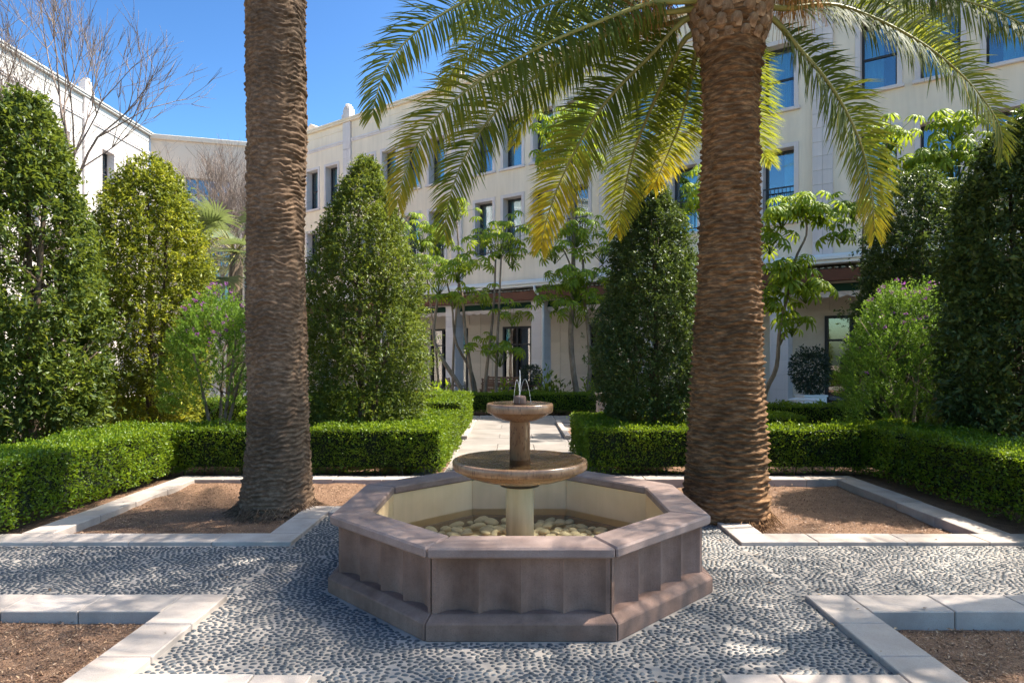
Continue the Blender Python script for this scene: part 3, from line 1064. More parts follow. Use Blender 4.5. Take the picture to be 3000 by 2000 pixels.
hedge('low clipped green hedge along the left edge of the garden, beside the left palm bed', [(-5.65, -4.76, 5.75, 9.6, .70)], 4200, .034, 1)
hedge('low hedge behind the left palm, turning back along the slab path round the tapered shrub',
      [(-4.80, -1.05, 9.06, 9.68, .68), (-1.66, -1.05, 9.60, 12.0, .685), (-4.9, -1.6, 11.4, 12.0, .68)], 3700, .035, 2)
hedge('sunlit far hedge left of the slab path, its end face bright yellow-green',
      [(-9.6, -1.12, 13.3, 13.95, .77), (-1.76, -1.12, 13.9, 16.4, .775), (-6.5, -1.7, 15.8, 16.4, .78)], 2400, .042, 3)
hedge('low hedge behind the right palm, turning back along the slab path',
      [(.97, 4.9, 9.06, 9.68, .68), (.97, 1.58, 9.60, 11.5, .685), (1.5, 4.9, 10.9, 11.5, .67)], 3700, .035, 4)
hedge('dark shaded hedge along the right edge of the garden, beside the right palm bed', [(4.92, 5.8, 4.9, 9.7, .72)], 3600, .034, 5)
hedge('dark hedge crossing the end of the slab path before the trees', [(-2.4, 4.2, 18.9, 19.5, .60)], 2200, .045, 6)
hedge('dark hedge in the shade beyond the right palm near the white table', [(4.3, 10.2, 13.3, 13.9, .68)], 2200, .042, 7)

# ================================================================== palms
def palm_trunk(name, zr, cx_pts, mat, parent, seed, spacing, amp, nth=150, dz=.0105, wb=1.0, sharp=1.3):
    z0, z1 = zr[0][0], zr[-1][0]
    nz = int((z1 - z0) / dz)
    z = np.linspace(z0, z1, nz)
    th = np.linspace(0, 2 * PI, nth, endpoint=False)
    Z, T = np.meshgrid(z, th, indexing='ij')
    r = np.interp(Z, [a for a, _ in zr], [b for _, b in zr])
    q = np.stack([np.cos(T).ravel() * 1.6, np.sin(T).ravel() * 1.6, Z.ravel() * 1.0], 1)
    wob = (vnoise(q * 1.3, seed) - .5) * .12 + (vnoise(q * np.array([3.0, 3.0, 6]), seed + 1) - .5) * .075
    wob = wob * wb
    ph = (Z.ravel() + wob) / spacing
    kk = np.floor(ph)
    fr = ph - kk
    cell = vnoise(np.stack([q[:, 0] * 2.6 + kk * 7.1, q[:, 1] * 2.6, kk * 3.7], 1), seed + 2)
    saw = fr ** sharp * (1 - np.clip((fr - .80) / .20, 0, 1))
    d_ = amp * saw * (.15 + 1.5 * cell)
    d_ += (vnoise(q * np.array([1.7, 1.7, 34]), seed + 3) - .5) * amp * .75
    d_ += (vnoise(q * np.array([20, 20, 9]), seed + 4) - .5) * amp * .20
    d_ += (vnoise(q * np.array([1.5, 1.5, 1.2]), seed + 6) - .5) * .035
    r = r + d_.reshape(r.shape)
    ox = np.interp(z, [a for a, _, _ in cx_pts], [b for _, b, _ in cx_pts])[:, None]
    oy = np.interp(z, [a for a, _, _ in cx_pts], [c for _, _, c in cx_pts])[:, None]
    V = np.stack([ox + r * np.cos(T), oy + r * np.sin(T), Z], 2).reshape(-1, 3)
    i, j = np.meshgrid(np.arange(nz - 1), np.arange(nth), indexing='ij')
    j2 = (j + 1) % nth
    F = np.stack([i * nth + j, i * nth + j2, (i + 1) * nth + j2, (i + 1) * nth + j], 2).reshape(-1, 4)
    return link(name, np_mesh(name, V, F, mat, None, False), parent)


def frond_mesh(pts, n_pair=105, lmax=.50, yellow=.0, seed=0, up_hint=None, start=.16):
    rng = np.random.default_rng(seed)
    C, L = spline(pts, 60)
    T = unit(np.gradient(C, axis=0))
    s = np.linspace(start, .992, n_pair)
    V, F, tint = [], [], []
    for side in (-1, 1):
        ss = np.clip(s + rng.normal(0, .0025, n_pair), .02, .996)
        P = np.stack([np.interp(ss * 59, np.arange(60), C[:, k]) for k in range(3)], 1)
        t = unit(np.stack([np.interp(ss * 59, np.arange(60), T[:, k]) for k in range(3)], 1))
        up = np.array([0, 0, 1.0]) if up_hint is None else np.asarray(up_hint, float)
        upv = np.array([0, 0, 1.0]) + (up - np.array([0, 0, 1.0]))[None] * np.interp(ss, [0, .25, .6, 1], [.40, .80, 1.0, 1.0])[:, None]
        sd = unit(np.cross(t, upv))
        nn = np.cross(sd, t)
        prof = np.interp(ss, [0, .16, .3, .5, .75, .93, 1], [.45, .72, .95, 1.0, .82, .52, .34])
        ln = lmax * prof * rng.uniform(.88, 1.08, n_pair)
        fw = np.interp(ss, [0, .2, .6, .85, 1], [.15, .24, .38, .72, 1.7]) + rng.normal(0, .08, n_pair)
        lift = .20 + rng.normal(0, .17, n_pair)
        dr = unit(sd * side + t * fw[:, None] + nn * lift[:, None])
        g = np.array([0, 0, -1.0])
        w0 = .0225 * np.interp(ss, [0, .3, 1], [.7, 1, .7]) * rng.uniform(.8, 1.15, n_pair)
        prev = P
        d0 = dr
        st = []
        for q, fq in enumerate((0, .3, .66, 1.0)):
            if q:
                d1 = unit(d0 + g * (.04 + .085 * q) * rng.uniform(.4, 1.4, n_pair)[:, None])
                prev = prev + d1 * (ln * (fq - (0, .3, .66, 1.0)[q - 1]))[:, None]
                d0 = d1
            wd = w0 * (.55, 1.0, .8, .06)[q]
            bn = unit(np.cross(d0, nn) + t * .25)
            st.append((prev - bn * wd[:, None] * .5, prev + bn * wd[:, None] * .5))
        base = len(V) if not len(V) else sum(len(a) for a in V)
        blk = np.stack([a for pr in st for a in pr], 1)       # n,8,3
        V.append(blk.reshape(-1, 3))
        b = base + np.arange(n_pair)[:, None] * 8
        for q in range(3):
            F.append(b + np.array([2 * q, 2 * q + 1, 2 * q + 3, 2 * q + 2]))
        tt = np.clip(.22 + rng.normal(0, .12, n_pair) + yellow * np.clip(ss - .40, 0, 1) * 1.65, 0, 1)
        for q in range(3): tint.append(np.clip(tt + .11 * q * yellow, 0, 1))
    me = np_mesh('frond', np.concatenate(V), np.concatenate(F), M['frond'], np.concatenate(tint))
    rad = np.interp(np.arange(60), [0, 5, 30, 59], [.050, .030, .016, .004])
    ra = MB().tube([Vector(p) for p in C[::2]], list(rad[::2]), 6)
    return me, ra.mesh('rachis', M['rachis'])


def add_frond(parent, pts, **kw):
    me, rm = frond_mesh(pts, **kw)
    o = link('frond', me, parent)
    link('rachis', rm, o)
    return o


# left palm: tall trunk whose crown is above the frame
lp = tag(empty('palm_tree', (-2.65, 7.18, 0)), 'tall palm trunk in the left bed, its crown out of view above', 'palm tree')
palm_trunk('trunk', [(-.12, .40), (.02, .385), (.25, .355), (.7, .330), (1.4, .304), (2.7, .294), (4.0, .305), (5.6, .296), (8, .30), (10.4, .29)],
           [(0, 0, 0), (1.2, .02, 0), (3, -.01, 0), (5.6, 0, 0), (10.4, .1, 0)], M['palm_bark_a'], lp, 21, .052, .030)
rg = random.Random(5)
def crown_frond(o, az, el, L, seed, parent, yellow=.0, droop=1.0):
    hx, hy = math.cos(az), math.sin(az)
    pts = []
    e = el
    p = Vector(o)
    for q in range(9):
        pts.append(p.copy())
        step = L / 8
        p = p + Vector((hx * math.cos(e) * step, hy * math.cos(e) * step, math.sin(e) * step))
        e -= droop * (.10 + .045 * q)
    return add_frond(parent, pts, seed=seed, yellow=yellow, n_pair=80, lmax=.5)
for q in range(22):
    crown_frond((.1, 0, 10.4), q * 2.4, rg.uniform(.15, 1.3), rg.uniform(3.2, 3.9), 100 + q, lp, .05, .75)
# thin root fibres round the foot
fib = MB()
for q in range(260):
    a = rg.uniform(0, 2 * PI)
    r0, r1 = .40, rg.uniform(.44, .60)
    b = a + rg.uniform(-.25, .25)
    fib.tube([(math.cos(a) * r0, math.sin(a) * r0, rg.uniform(.02, .10)), (math.cos(b) * r1, math.sin(b) * r1, -.04 + rg.uniform(0, .02))], [.004, .002], 4)
tag(fib.build('root_fibres', M['palm_bark_a'], lp), kind='stuff')

# right palm: thick date palm with the crown in view
RX, RY = 2.235, 6.85
rp = tag(empty('palm_tree', (RX, RY, 0)), 'thick date palm with arching yellow-tipped fronds standing in the right bed', 'palm tree')
palm_trunk('trunk', [(-.12, .455), (.0, .44), (.2, .42), (.5, .405), (.85, .390), (1.6, .345), (2.7, .303), (3.5, .282), (4.1, .272), (4.6, .276), (4.9, .31), (5.2, .375), (5.5, .40), (6.1, .36)],
           [(0, -.03, 0), (.9, -.02, 0), (2.7, .02, 0), (5.0, .03, 0), (6, .03, 0)], M['palm_bark_b'], rp, 33, .060, .052, wb=.55, sharp=1.9)
fib = MB()
for q in range(240):
    a = rg.uniform(0, 2 * PI)
    r0, r1 = .42, rg.uniform(.45, .58)
    b = a + rg.uniform(-.25, .25)
    fib.tube([(math.cos(a) * r0, -.03 + math.sin(a) * r0, rg.uniform(.0, .09)), (math.cos(b) * r1, -.03 + math.sin(b) * r1, -.07 + rg.uniform(0, .02))], [.004, .002], 4)
tag(fib.build('root_fibres', M['palm_bark_b'], rp), kind='stuff')
# leaf bases in spirals near the top
boot = MB()
vs = [(-.075, 0, -.10), (.075, 0, -.10), (.095, .0, .02), (.05, 0, .10), (-.05, 0, .10), (-.095, 0, .02),
      (-.045, .085, -.035), (.045, .085, -.035), (.060, .10, .02), (.03, .105, .055), (-.03, .105, .055), (-.060, .10, .02)]
fs = [(6, 7, 8, 9, 10, 11)] + [(q, (q + 1) % 6, 6 + (q + 1) % 6, 6 + q) for q in range(6)]
boot_me = boot.add(vs, fs).mesh('leaf_base', M['boot'], .012)
nb = 0
for row in range(9):
    z = 4.98 + row * .105
    rr_ = float(np.interp(z, [4.9, 5.2, 5.5, 6.1], [.31, .35, .38, .34]))
    for q in range(13):
        a = 2 * PI * (q + (.5 if row % 2 else 0)) / 13 + random.uniform(-.05, .05)
        sc = np.interp(row, [0, 3, 8], [.62, .95, 1.1])
        link('leaf_base', boot_me, rp, (.03 + math.cos(a) * rr_, math.sin(a) * rr_, z + random.uniform(-.015, .015)),
             (random.uniform(-.15, .35), random.uniform(-.15, .15), a - PI / 2), (sc, sc * random.uniform(.7, 1.1), sc))
# fronds in view: photo pixels along the rib with distance at base and tip
FR = [
    ([(1985, -190), (1780, -165), (1560, -95), (1369, 0), (1257, 67), (1186, 125), (1132, 196), (1100, 290), (1090, 345)], 6.7, 5.6, .34),
    ([(2000, -60), (1860, -40), (1700, -10), (1560, 30), (1440, 92), (1369, 150), (1322, 215), (1300, 265)], 7.0, 8.2, .40),
    ([(2010, 5), (1900, 13), (1703, 85), (1547, 156), (1413, 232), (1302, 321), (1221, 424), (1178, 530), (1163, 605)], 6.7, 6.2, .62),
    ([(2010, 30), (1900, 48), (1760, 112), (1659, 172), (1570, 225), (1458, 321), (1369, 446), (1320, 570), (1300, 690)], 6.8, 7.1, .36),
    ([(2010, 55), (1850, 100), (1735, 150), (1660, 205), (1596, 268), (1543, 330), (1505, 425)], 7.0, 9.0, .55),
    ([(2004, 61), (1912, 158), (1815, 254), (1748, 335), (1695, 424), (1640, 535), (1600, 650), (1583, 730)], 6.9, 7.9, .85),
    ([(2012, 110), (1968, 189), (1917, 296), (1861, 434), (1831, 551), (1805, 685)], 7.0, 9.2, .55),
    ([(2050, 130), (2024, 230), (1994, 357), (1953, 459), (1912, 556)], 7.1, 9.4, .90),
    ([(2140, 60), (2170, 200), (2195, 330), (2225, 430), (2262, 480)], 7.2, 9.8, .35),
    ([(2264, 56), (2336, 138), (2412, 224), (2473, 316), (2525, 432), (2553, 560), (2563, 690)], 6.8, 7.5, .58),
    ([(2290, 25), (2437, 15), (2565, 56), (2692, 122), (2795, 199), (2881, 291), (2930, 377), (2938, 455)], 6.8, 7.2, .35),
    ([(2270, -120), (2480, -105), (2680, -50), (2820, 0), (2922, 35), (3020, 90), (3110, 190)], 6.6, 5.9, .25),
    ([(2270, -40), (2400, -35), (2540, -12), (2660, 45), (2740, 120), (2790, 210)], 7.1, 8.8, .30),
    ([(2270, -180), (2420, -215), (2640, -180), (2840, -95), (2990, 20)], 6.9, 8.4, .25),
    ([(2010, -120), (1880, -150), (1700, -130), (1540, -70), (1420, 10), (1330, 110)], 7.0, 8.6, .3),
    ([(2010, -20), (1900, -40), (1760, -20), (1640, 60), (1560, 150)], 7.2, 9.6, .45),
]
for i, (px, d0, d1, yel) in enumerate(FR):
    n = len(px)
    s = [0.0]
    for a, b in zip(px[:-1], px[1:]): s.append(s[-1] + math.hypot(a[0] - b[0], a[1] - b[1]))
    pts = []
    for j, (x, y) in enumerate(px):
        f = s[j] / s[-1]
        p = at(x, y, d0 + (d1 - d0) * f)
        pts.append((p.x - RX, p.y - RY, p.z))
    b0 = pts[0]
    pts.insert(0, (b0[0] * .35 + .02, b0[1] * .35, b0[2] + .10))
    add_frond(rp, pts, seed=i + 1, yellow=yel, n_pair=205, lmax=.53, start=.14, up_hint=(0, -1, .35) if d1 < 8.7 else (0, -.4, 1))
for q in range(24):
    crown_frond((.03, 0, 6.0), q * 2.39996 + .3, rg.uniform(.25, 1.25), rg.uniform(3.3, 4.1), 200 + q, rp, .1, .62)
for (px, py, d_) in ((1880, -10, 6.75), (1825, 10, 6.95), (1940, 20, 7.1), (2350, -25, 6.8), (2300, -10, 7.0)):
    c = at(px, py, d_) - Vector((RX, RY, 0))
    fs_ = MB()
    for q in range(85):
        a, l = rg.uniform(0, 2 * PI), rg.uniform(.15, .42)
        o_ = rg.uniform(.05, .26)
        p1 = c + Vector((math.cos(a) * o_ * .6, math.sin(a) * o_ * .6, rg.uniform(-.02, .06)))
        p2 = c + Vector((math.cos(a) * o_, math.sin(a) * o_, -l * .6))
        p3 = c + Vector((math.cos(a) * o_ * 1.1, math.sin(a) * o_ * 1.1, -l))
        fs_.tube([c + Vector((0, 0, .12)), p1, p2, p3], [.006, .004, .003, .003], 3, False)
    fs_.build('fruit_stalk', M['fruit'], rp)

# a third palm just outside the frame on the right; its fronds shade the plaza
sp_ = tag(empty('palm_tree', (6.5, 5.0, 0)), 'palm beyond the right hedge whose fronds throw stripes of shade on the pebbles', 'palm tree')
MB().tube([(0, 0, -.1), (0, 0, 3), (0, 0, 6.9)], [.45, .36, .33], 20).build('trunk', M['palm_bark_b'], sp_)
for q in range(21):
    crown_frond((0, 0, 6.9), q * 2.39996 + 1.1, rg.uniform(.15, 1.2), rg.uniform(3.4, 4.1), 300 + q, sp_, .1, .62)


# ================================================================== clipped trees and shrubs
def limbs(mb, base, top, r, n, spread, rnd, sub=3):
    mb.tube(spline([base, base + (top - base) * .5 + Vector((rnd.uniform(-.1, .1), rnd.uniform(-.1, .1), 0)), top], 8)[0], list(np.linspace(r, r * .25, 8)), 7)
    H = (top - base).length
    for q in range(n):
        f = rnd.uniform(.12, .9)
        a = q * 2.4 + rnd.uniform(-.4, .4)
        p = base + (top - base) * f
        L = spread * rnd.uniform(.6, .95) * (1.1 - .5 * f)
        e = p + Vector((math.cos(a) * L, math.sin(a) * L, L * rnd.uniform(.4, 1.1)))
        m = (p + e) / 2 + Vector((0, 0, -.06 * L))
        mb.tube([p, m, e], [r * .4 * (1 - .5 * f), r * .26, r * .1], 5)
        for k in range(sub):
            e2 = m + (e - m) * rnd.random() + Vector((rnd.uniform(-.3, .3), rnd.uniform(-.3, .3), rnd.uniform(.1, .4)))
            mb.tube([m, e2], [r * .14, r * .05], 4)


def clipped_tree(name, label, x, y, prof, mat, n_twig, leaf=.065, seed=1, gap=.62, stems=1, shell=.20, tbias=.0, squash=1.0, cat='tree', trunk_r=.07):
    """prof = [(z, r)] outline of the crown"""
    root = tag(empty(name, (x, y, 0)), label, cat)
    zs = np.array([p[0] for p in prof]); rs = np.array([p[1] for p in prof])
    z = np.linspace(zs[0], zs[-1], 400)
    w = np.interp(z, zs, rs) + .12
    cdf = np.cumsum(w); cdf /= cdf[-1]
    Z = np.interp(RNG.random(n_twig), cdf, z)
    T = RNG.uniform(0, 2 * PI, n_twig)
    rad = np.interp(Z, zs, rs)
    q = np.stack([np.cos(T) * 1.3, np.sin(T) * 1.3, Z * .9], 1)
    bul = 1 + .26 * (vnoise(q * 1.5, seed) - .5) + .34 * (vnoise(q * 4, seed + 1) - .5)
    fr = 1 - np.abs(RNG.normal(0, shell, n_twig))
    fr = np.where(RNG.random(n_twig) < .18, RNG.random(n_twig) ** .5, fr)
    fr = np.clip(fr, .05, 1.06)
    fr = np.where(RNG.random(n_twig) < .035, RNG.uniform(1.02, 1.20, n_twig), fr)
    P = np.stack([np.cos(T) * rad * bul * fr, np.sin(T) * rad * bul * fr * squash, Z + .10 * (vnoise(q * 3, seed + 2) - .5)], 1)
    g = vnoise(P * 2.6 + seed * 3.3, seed + 3) * .6 + vnoise(P * 6.5, seed + 4) * .4
    P = P[g < gap]
    k = 7
    n = len(P) * k
    out = P.copy(); out[:, 2] = 0
    out = unit(out)
    tw = unit(out * .75 + np.array([0, 0, .55]) + rand_dirs(len(P)) * .6)
    base = np.repeat(P, k, 0)
    twr = np.repeat(tw, k, 0)
    along = RNG.uniform(-.4, .9, n)[:, None] * leaf * 1.7
    base = base + twr * along + rand_dirs(n) * leaf * .25
    A = twr * .45 + rand_dirs(n) * .9 + np.repeat(out, k, 0) * .15
    N = rand_dirs(n) * .7 + np.array([0, 0, .8])
    hi = np.clip((np.repeat(Z[g < gap], k) - zs[0]) / (zs[-1] - zs[0]), 0, 1)
    tcl = np.repeat(vnoise(P * 2.2, seed + 7), k)
    t = np.clip(.30 + tbias + .55 * (tcl - .5) + RNG.normal(0, .17, n) + .15 * (along[:, 0] / leaf / 1.7), 0, 1)
    sz_ = leaf * RNG.uniform(.65, 1.25, n)
    link('crown', leaf_mesh('crown', base, A, N, sz_, sz_ * .46, mat, t), root)
    rnd = random.Random(seed)
    mb = MB()
    for s_ in range(stems):
        a = s_ * 2.1
        b = Vector((.12 * math.cos(a) * (stems > 1), .12 * math.sin(a) * (stems > 1), -.05))
        tp = Vector((.35 * math.cos(a) * (stems > 1), .35 * math.sin(a) * (stems > 1), zs[-1] * .88))
        limbs(mb, b, tp, trunk_r, int(22 / stems), float(rs.max()), rnd)
    mb.build('trunk', M['bark'], root)
    return root


clipped_tree('clipped_tree', 'tall dark-green clipped tree at the left edge, white wall glinting through it', -6.75, 8.9,
             [(.25, .72), (.9, .90), (2.2, .92), (3.3, .80), (4.2, .55), (4.9, .34), (5.25, .10)], M['laurel'], 10500, .082, 41, .605, 2)
clipped_tree('clipped_tree', 'rounded clipped tree with yellow-green new growth left of the left palm', -6.80, 12.0,
             [(.35, .75), (1.2, 1.00), (2.6, 1.08), (3.8, .95), (4.6, .68), (5.1, .40), (5.35, .12)], M['laurel_bright'], 11500, .072, 52, .68, 2, tbias=.12)
clipped_tree('clipped_tree', 'broad tapered clipped tree just right of the left palm trunk, inside the hedge', -2.46, 10.55,
             [(.15, .74), (.8, .90), (1.8, .97), (2.8, .91), (3.6, .72), (4.3, .44), (4.75, .20), (4.9, .05)], M['laurel'], 15000, .052, 63, .68, 2, tbias=.06)
clipped_tree('clipped_tree', 'dark conical clipped tree just left of the right palm trunk', 2.16, 10.3,
             [(.55, .50), (.8, .76), (1.6, .87), (2.4, .82), (3.2, .62), (3.9, .38), (4.35, .15), (4.45, .05)], M['dark_laurel'], 11500, .056, 74, .70, 1)
clipped_tree('clipped_tree', 'dark clipped column tree rising behind the right flowering shrub', 7.25, 11.6,
             [(.3, .7), (1.2, .92), (2.6, .98), (3.8, .84), (4.5, .55), (4.95, .18)], M['dark_laurel'], 10500, .068, 85, .70, 1)
clipped_tree('clipped_tree', 'large shaded clipped tree with dark leaves at the right edge', 6.75, 8.35,
             [(.2, .75), (.8, .98), (1.8, 1.06), (3.0, .98), (3.9, .80), (4.5, .52), (4.85, .16)], M['dark_laurel'], 10500, .088, 96, .62, 2)


def milkwort(label, x, y, h, rad, seed, trunk_h, group=None):
    root = tag(empty('flowering_shrub', (x, y, 0)), label, 'shrub')
    rnd = random.Random(seed)
    tr = MB()
    tips = []
    for q in range(4):
        a = q * 1.6 + rnd.random()
        p = Vector((0.03 * math.cos(a), .03 * math.sin(a), -.05))
        m = Vector((.18 * math.cos(a), .18 * math.sin(a), trunk_h))
        e = Vector((rad * .55 * math.cos(a), rad * .55 * math.sin(a), trunk_h + (h - trunk_h) * .5))
        tr.tube(spline([p, m, e], 8)[0], list(np.linspace(.040, .014, 8)), 6)
        for k in range(7):
            f = m + (e - m) * rnd.random()
            e2 = f + Vector((rnd.uniform(-.4, .4), rnd.uniform(-.4, .4), rnd.uniform(.2, .6)))
            tr.tube([f, e2], [.012, .004], 4)
    tr.build('trunk', M['pale_bark'], root)
    # upright twigs over a rounded dome
    nt_ = int(3600 * rad * rad)
    u = rand_dirs(nt_)
    u[:, 2] = np.abs(u[:, 2]) * 1.6 - .70
    f = 1 - np.abs(RNG.normal(0, .22, nt_))
    cz = trunk_h + (h - trunk_h) * .42
    P = np.stack([u[:, 0] * rad * f, u[:, 1] * rad * f, cz + u[:, 2] * (h - cz) * f], 1)
    bul = vnoise(P * 2.8, seed)
    P = P * (1 + .22 * (bul - .5))[:, None] + np.array([0, 0, -.2]) * (bul - .5)[:, None]
    P = P[vnoise(P * 4.4, seed + 1) < .66]
    k = 16
    n = len(P) * k
    tw = unit(np.stack([P[:, 0], P[:, 1], np.full(len(P), .75 * rad)], 1) + rand_dirs(len(P)) * .45)
    j = np.tile(np.arange(k), len(P)) / k
    base = np.repeat(P, k, 0) + np.repeat(tw, k, 0) * (j * .19 - .06)[:, None]
    A = np.repeat(tw, k, 0) * .75 + rand_dirs(n) * .75
    t = np.clip(.2 + .45 * j + RNG.normal(0, .14, n), 0, 1)
    sz_ = RNG.uniform(.026, .048, n)
    link('crown', leaf_mesh('crown', base, A, rand_dirs(n), sz_, sz_ * .40, M['milkwort'], t), root)
    # flower heads
    hh = P[np.argsort(-(P[:, 2] + RNG.normal(0, .45, len(P))))]
    hh = hh[::9]
    hh = hh[np.hypot(hh[:, 0], hh[:, 1]) + np.abs(hh[:, 2] - cz) > .62 * rad][:int(95 * rad)]
    for c in hh[:80]:
        m = 14
        bs = np.tile(c, (m, 1)) * np.array([1.05, 1.05, 1.0]) + rand_dirs(m) * .024 + np.array([0, 0, .10])
        me = leaf_mesh('flower', bs, rand_dirs(m) + np.array([0, 0, .4]), rand_dirs(m), .026, .020, M['flower'], RNG.random(m))
        link('flower', me, root)
    return root


milkwort('bright green shrub with a few purple flowers beside the left palm trunk', -4.75, 10.35, 2.85, .80, 5, .75)
milkwort('rounded bright green shrub dotted with purple flowers behind the right hedge', 6.05, 9.95, 2.88, 1.02, 6, .62)

# ================================================================== umbrella trees
def umbrella_leaf_mesh(seed):
    rnd = random.Random(seed)
    V, F, tint = [], [], []
    nl = rnd.choice([9, 10, 11])
    for q in range(nl):
        a = 2 * PI * q / nl + rnd.uniform(-.12, .12)
        L = rnd.uniform(.27, .36)
        w = L * .205
        dr = Vector((math.cos(a), math.sin(a), 0))
        sd = Vector((-math.sin(a), math.cos(a), 0))
        st = []
        for f, ww, dz in ((.12, .02, .0), (.40, .85, -.02), (.68, 1.0, -.11), (.88, .62, -.22), (1.0, .03, -.30)):
            p = dr * (L * f * (1 - .25 * f)) + Vector((0, 0, dz * L * 1.7 + .03))
            st.append((p, ww * w / 2))
        b = len(V)
        for p, ww in st:
            V += [p - sd * ww + Vector((0, 0, -.10 * ww)), p + Vector((0, 0, .02)), p + sd * ww + Vector((0, 0, -.10 * ww))]
        tt = rnd.uniform(.25, .75)
        for i in range(4):
            for j in range(2):
                F.append((b + i * 3 + j, b + i * 3 + j + 1, b + i * 3 + j + 4, b + i * 3 + j + 3))
                tint.append(tt + rnd.uniform(-.06, .06))
    return np_mesh('leaf', np.array(V), np.array(F), M['umbrella_leaf'], tint)
UL = [umbrella_leaf_mesh(60 + q) for q in range(6)]


def umbrella_tree(label, base, stems, clusters):
    """stems: list of polylines (world), clusters: (centre, radius, count, scale)"""
    root = tag(empty('umbrella_tree', base), label, 'tree', None)
    bv = Vector(base)
    for st, r0 in stems:
        pts = [Vector(p) - bv for p in st]
        C = spline(pts, 14)[0] if len(pts) > 2 else np.array(pts)
        MB().tube([Vector(p) for p in C], list(np.linspace(r0, r0 * .45, len(C))), 8).build('trunk', M['pale_bark'], root)
    pet = MB()
    rnd = random.Random(int(bv.x * 100) + 77)
    for (c, r, n, s) in clusters:
        c = Vector(c) - bv
        n = int(n * 1.5)
        for q in range(n):
            f = (q + .5) / n
            z = 1 - 1.0 * f
            a = q * 2.39996 + rnd.uniform(-.3, .3)
            rr_ = math.sqrt(max(0, 1 - z * z))
            d_ = Vector((rr_ * math.cos(a), rr_ * math.sin(a), z * .75))
            p = c + d_ * r * rnd.uniform(.45, 1.4) + Vector((rnd.uniform(-.1, .1), rnd.uniform(-.1, .1), rnd.uniform(-.16, .12)))
            pet.tube([c + Vector((0, 0, -r * .5)), (c + p) / 2 + Vector((0, 0, .03)), p + Vector((0, 0, .02))], [.008, .006, .005], 4, False)
            tilt = 0.75 * (1 - max(z, 0)) + rnd.uniform(-.15, .25)
            o = link('leaf', UL[rnd.randrange(6)], root, p)
            ax = Vector((-math.sin(a), math.cos(a), 0))
            o.rotation_mode = 'QUATERNION'
            o.rotation_quaternion = Matrix.Rotation(tilt, 3, ax).to_quaternion() @ Matrix.Rotation(rnd.uniform(0, 6), 3, 'Z').to_quaternion()
            k = s * rnd.uniform(.65, 1.1)
            o.scale = (k, k, k)
    tag(pet.build('petioles', M['umbrella_leaf'], root), kind='stuff')
    return root


def A_(lst, d): return [at(x, y, d) for x, y in lst]
U = 20.2
umbrella_tree('many-stemmed umbrella tree behind the back hedge left of the fountain jet', at(1395, 1212, U),
    [(A_([(1390, 1212), (1340, 1120), (1295, 1050), (1270, 980), (1285, 860)], U), .085),
     (A_([(1398, 1212), (1378, 1080), (1362, 960), (1355, 870), (1335, 800)], U), .07),
     (A_([(1402, 1212), (1385, 1100), (1335, 1000), (1325, 900), (1310, 830)], U + .3), .055),
     (A_([(1415, 1212), (1425, 1090), (1440, 960), (1448, 860), (1452, 760)], U - .2), .06),
     (A_([(1452, 1212), (1455, 1050), (1462, 900), (1466, 800), (1470, 720)], U - .3), .055)],
    [(at(1285, 830, U), .75, 16, 1.0), (at(1250, 775, U + .4), .6, 10, 1), (at(1340, 790, U - .2), .80, 18, 1.0), (at(1330, 880, U - .3), .55, 9, .95),
     (at(1462, 715, U - .3), .95, 24, 1.0), (at(1500, 760, U), .6, 9, 1.0), (at(1415, 880, U - .4), .6, 8, .9), (at(1500, 930, U - .3), .55, 8, .9), (at(1465, 1040, U - .4), .75, 14, .85), (at(1425, 1015, U), .5, 8, .8)])
umbrella_tree('slender umbrella tree with leaves beside the first floor balcony, left of centre', at(1325, 1205, 21.6),
    [(A_([(1325, 1205), (1330, 1000), (1345, 800), (1338, 640)], 21.6), .05), (A_([(1290, 1205), (1275, 1000), (1255, 850), (1240, 720)], 21.8), .045)],
    [(at(1335, 625, 21.6), .55, 12, .9), (at(1235, 700, 21.8), .95, 22, 1.0), (at(1280, 720, 21.4), .6, 10, 1.0)])
umbrella_tree('tall umbrella tree in the middle reaching the upper windows', at(1700, 1212, 19.9),
    [(A_([(1700, 1212), (1680, 1090), (1672, 980), (1678, 860), (1680, 640), (1672, 420)], 19.9), .095),
     (A_([(1715, 1212), (1728, 1080), (1722, 960), (1712, 880), (1708, 760)], 20.0), .075),
     (A_([(1680, 800), (1655, 740), (1640, 720)], 19.8), .035), (A_([(1712, 880), (1745, 800), (1770, 770)], 19.9), .035)],
    [(at(1668, 400, 19.9), .95, 24, 1.05), (at(1625, 480, 19.8), .65, 14, 1.05), (at(1720, 470, 19.9), .6, 12, 1.0), (at(1705, 345, 20), .55, 10, 1.0), (at(1600, 380, 20), .55, 9, 1.0),
     (at(1690, 690, 19.6), .75, 18, 1.0), (at(1625, 745, 19.6), .6, 10, 1.0), (at(1765, 745, 19.7), .6, 12, 1.0), (at(1685, 835, 19.5), .85, 22, 1.05), (at(1630, 880, 19.6), .65, 11, .95), (at(1735, 880, 19.6), .7, 12, 1.0), (at(1690, 930, 19.4), .65, 10, .9)])
V_ = 13.6
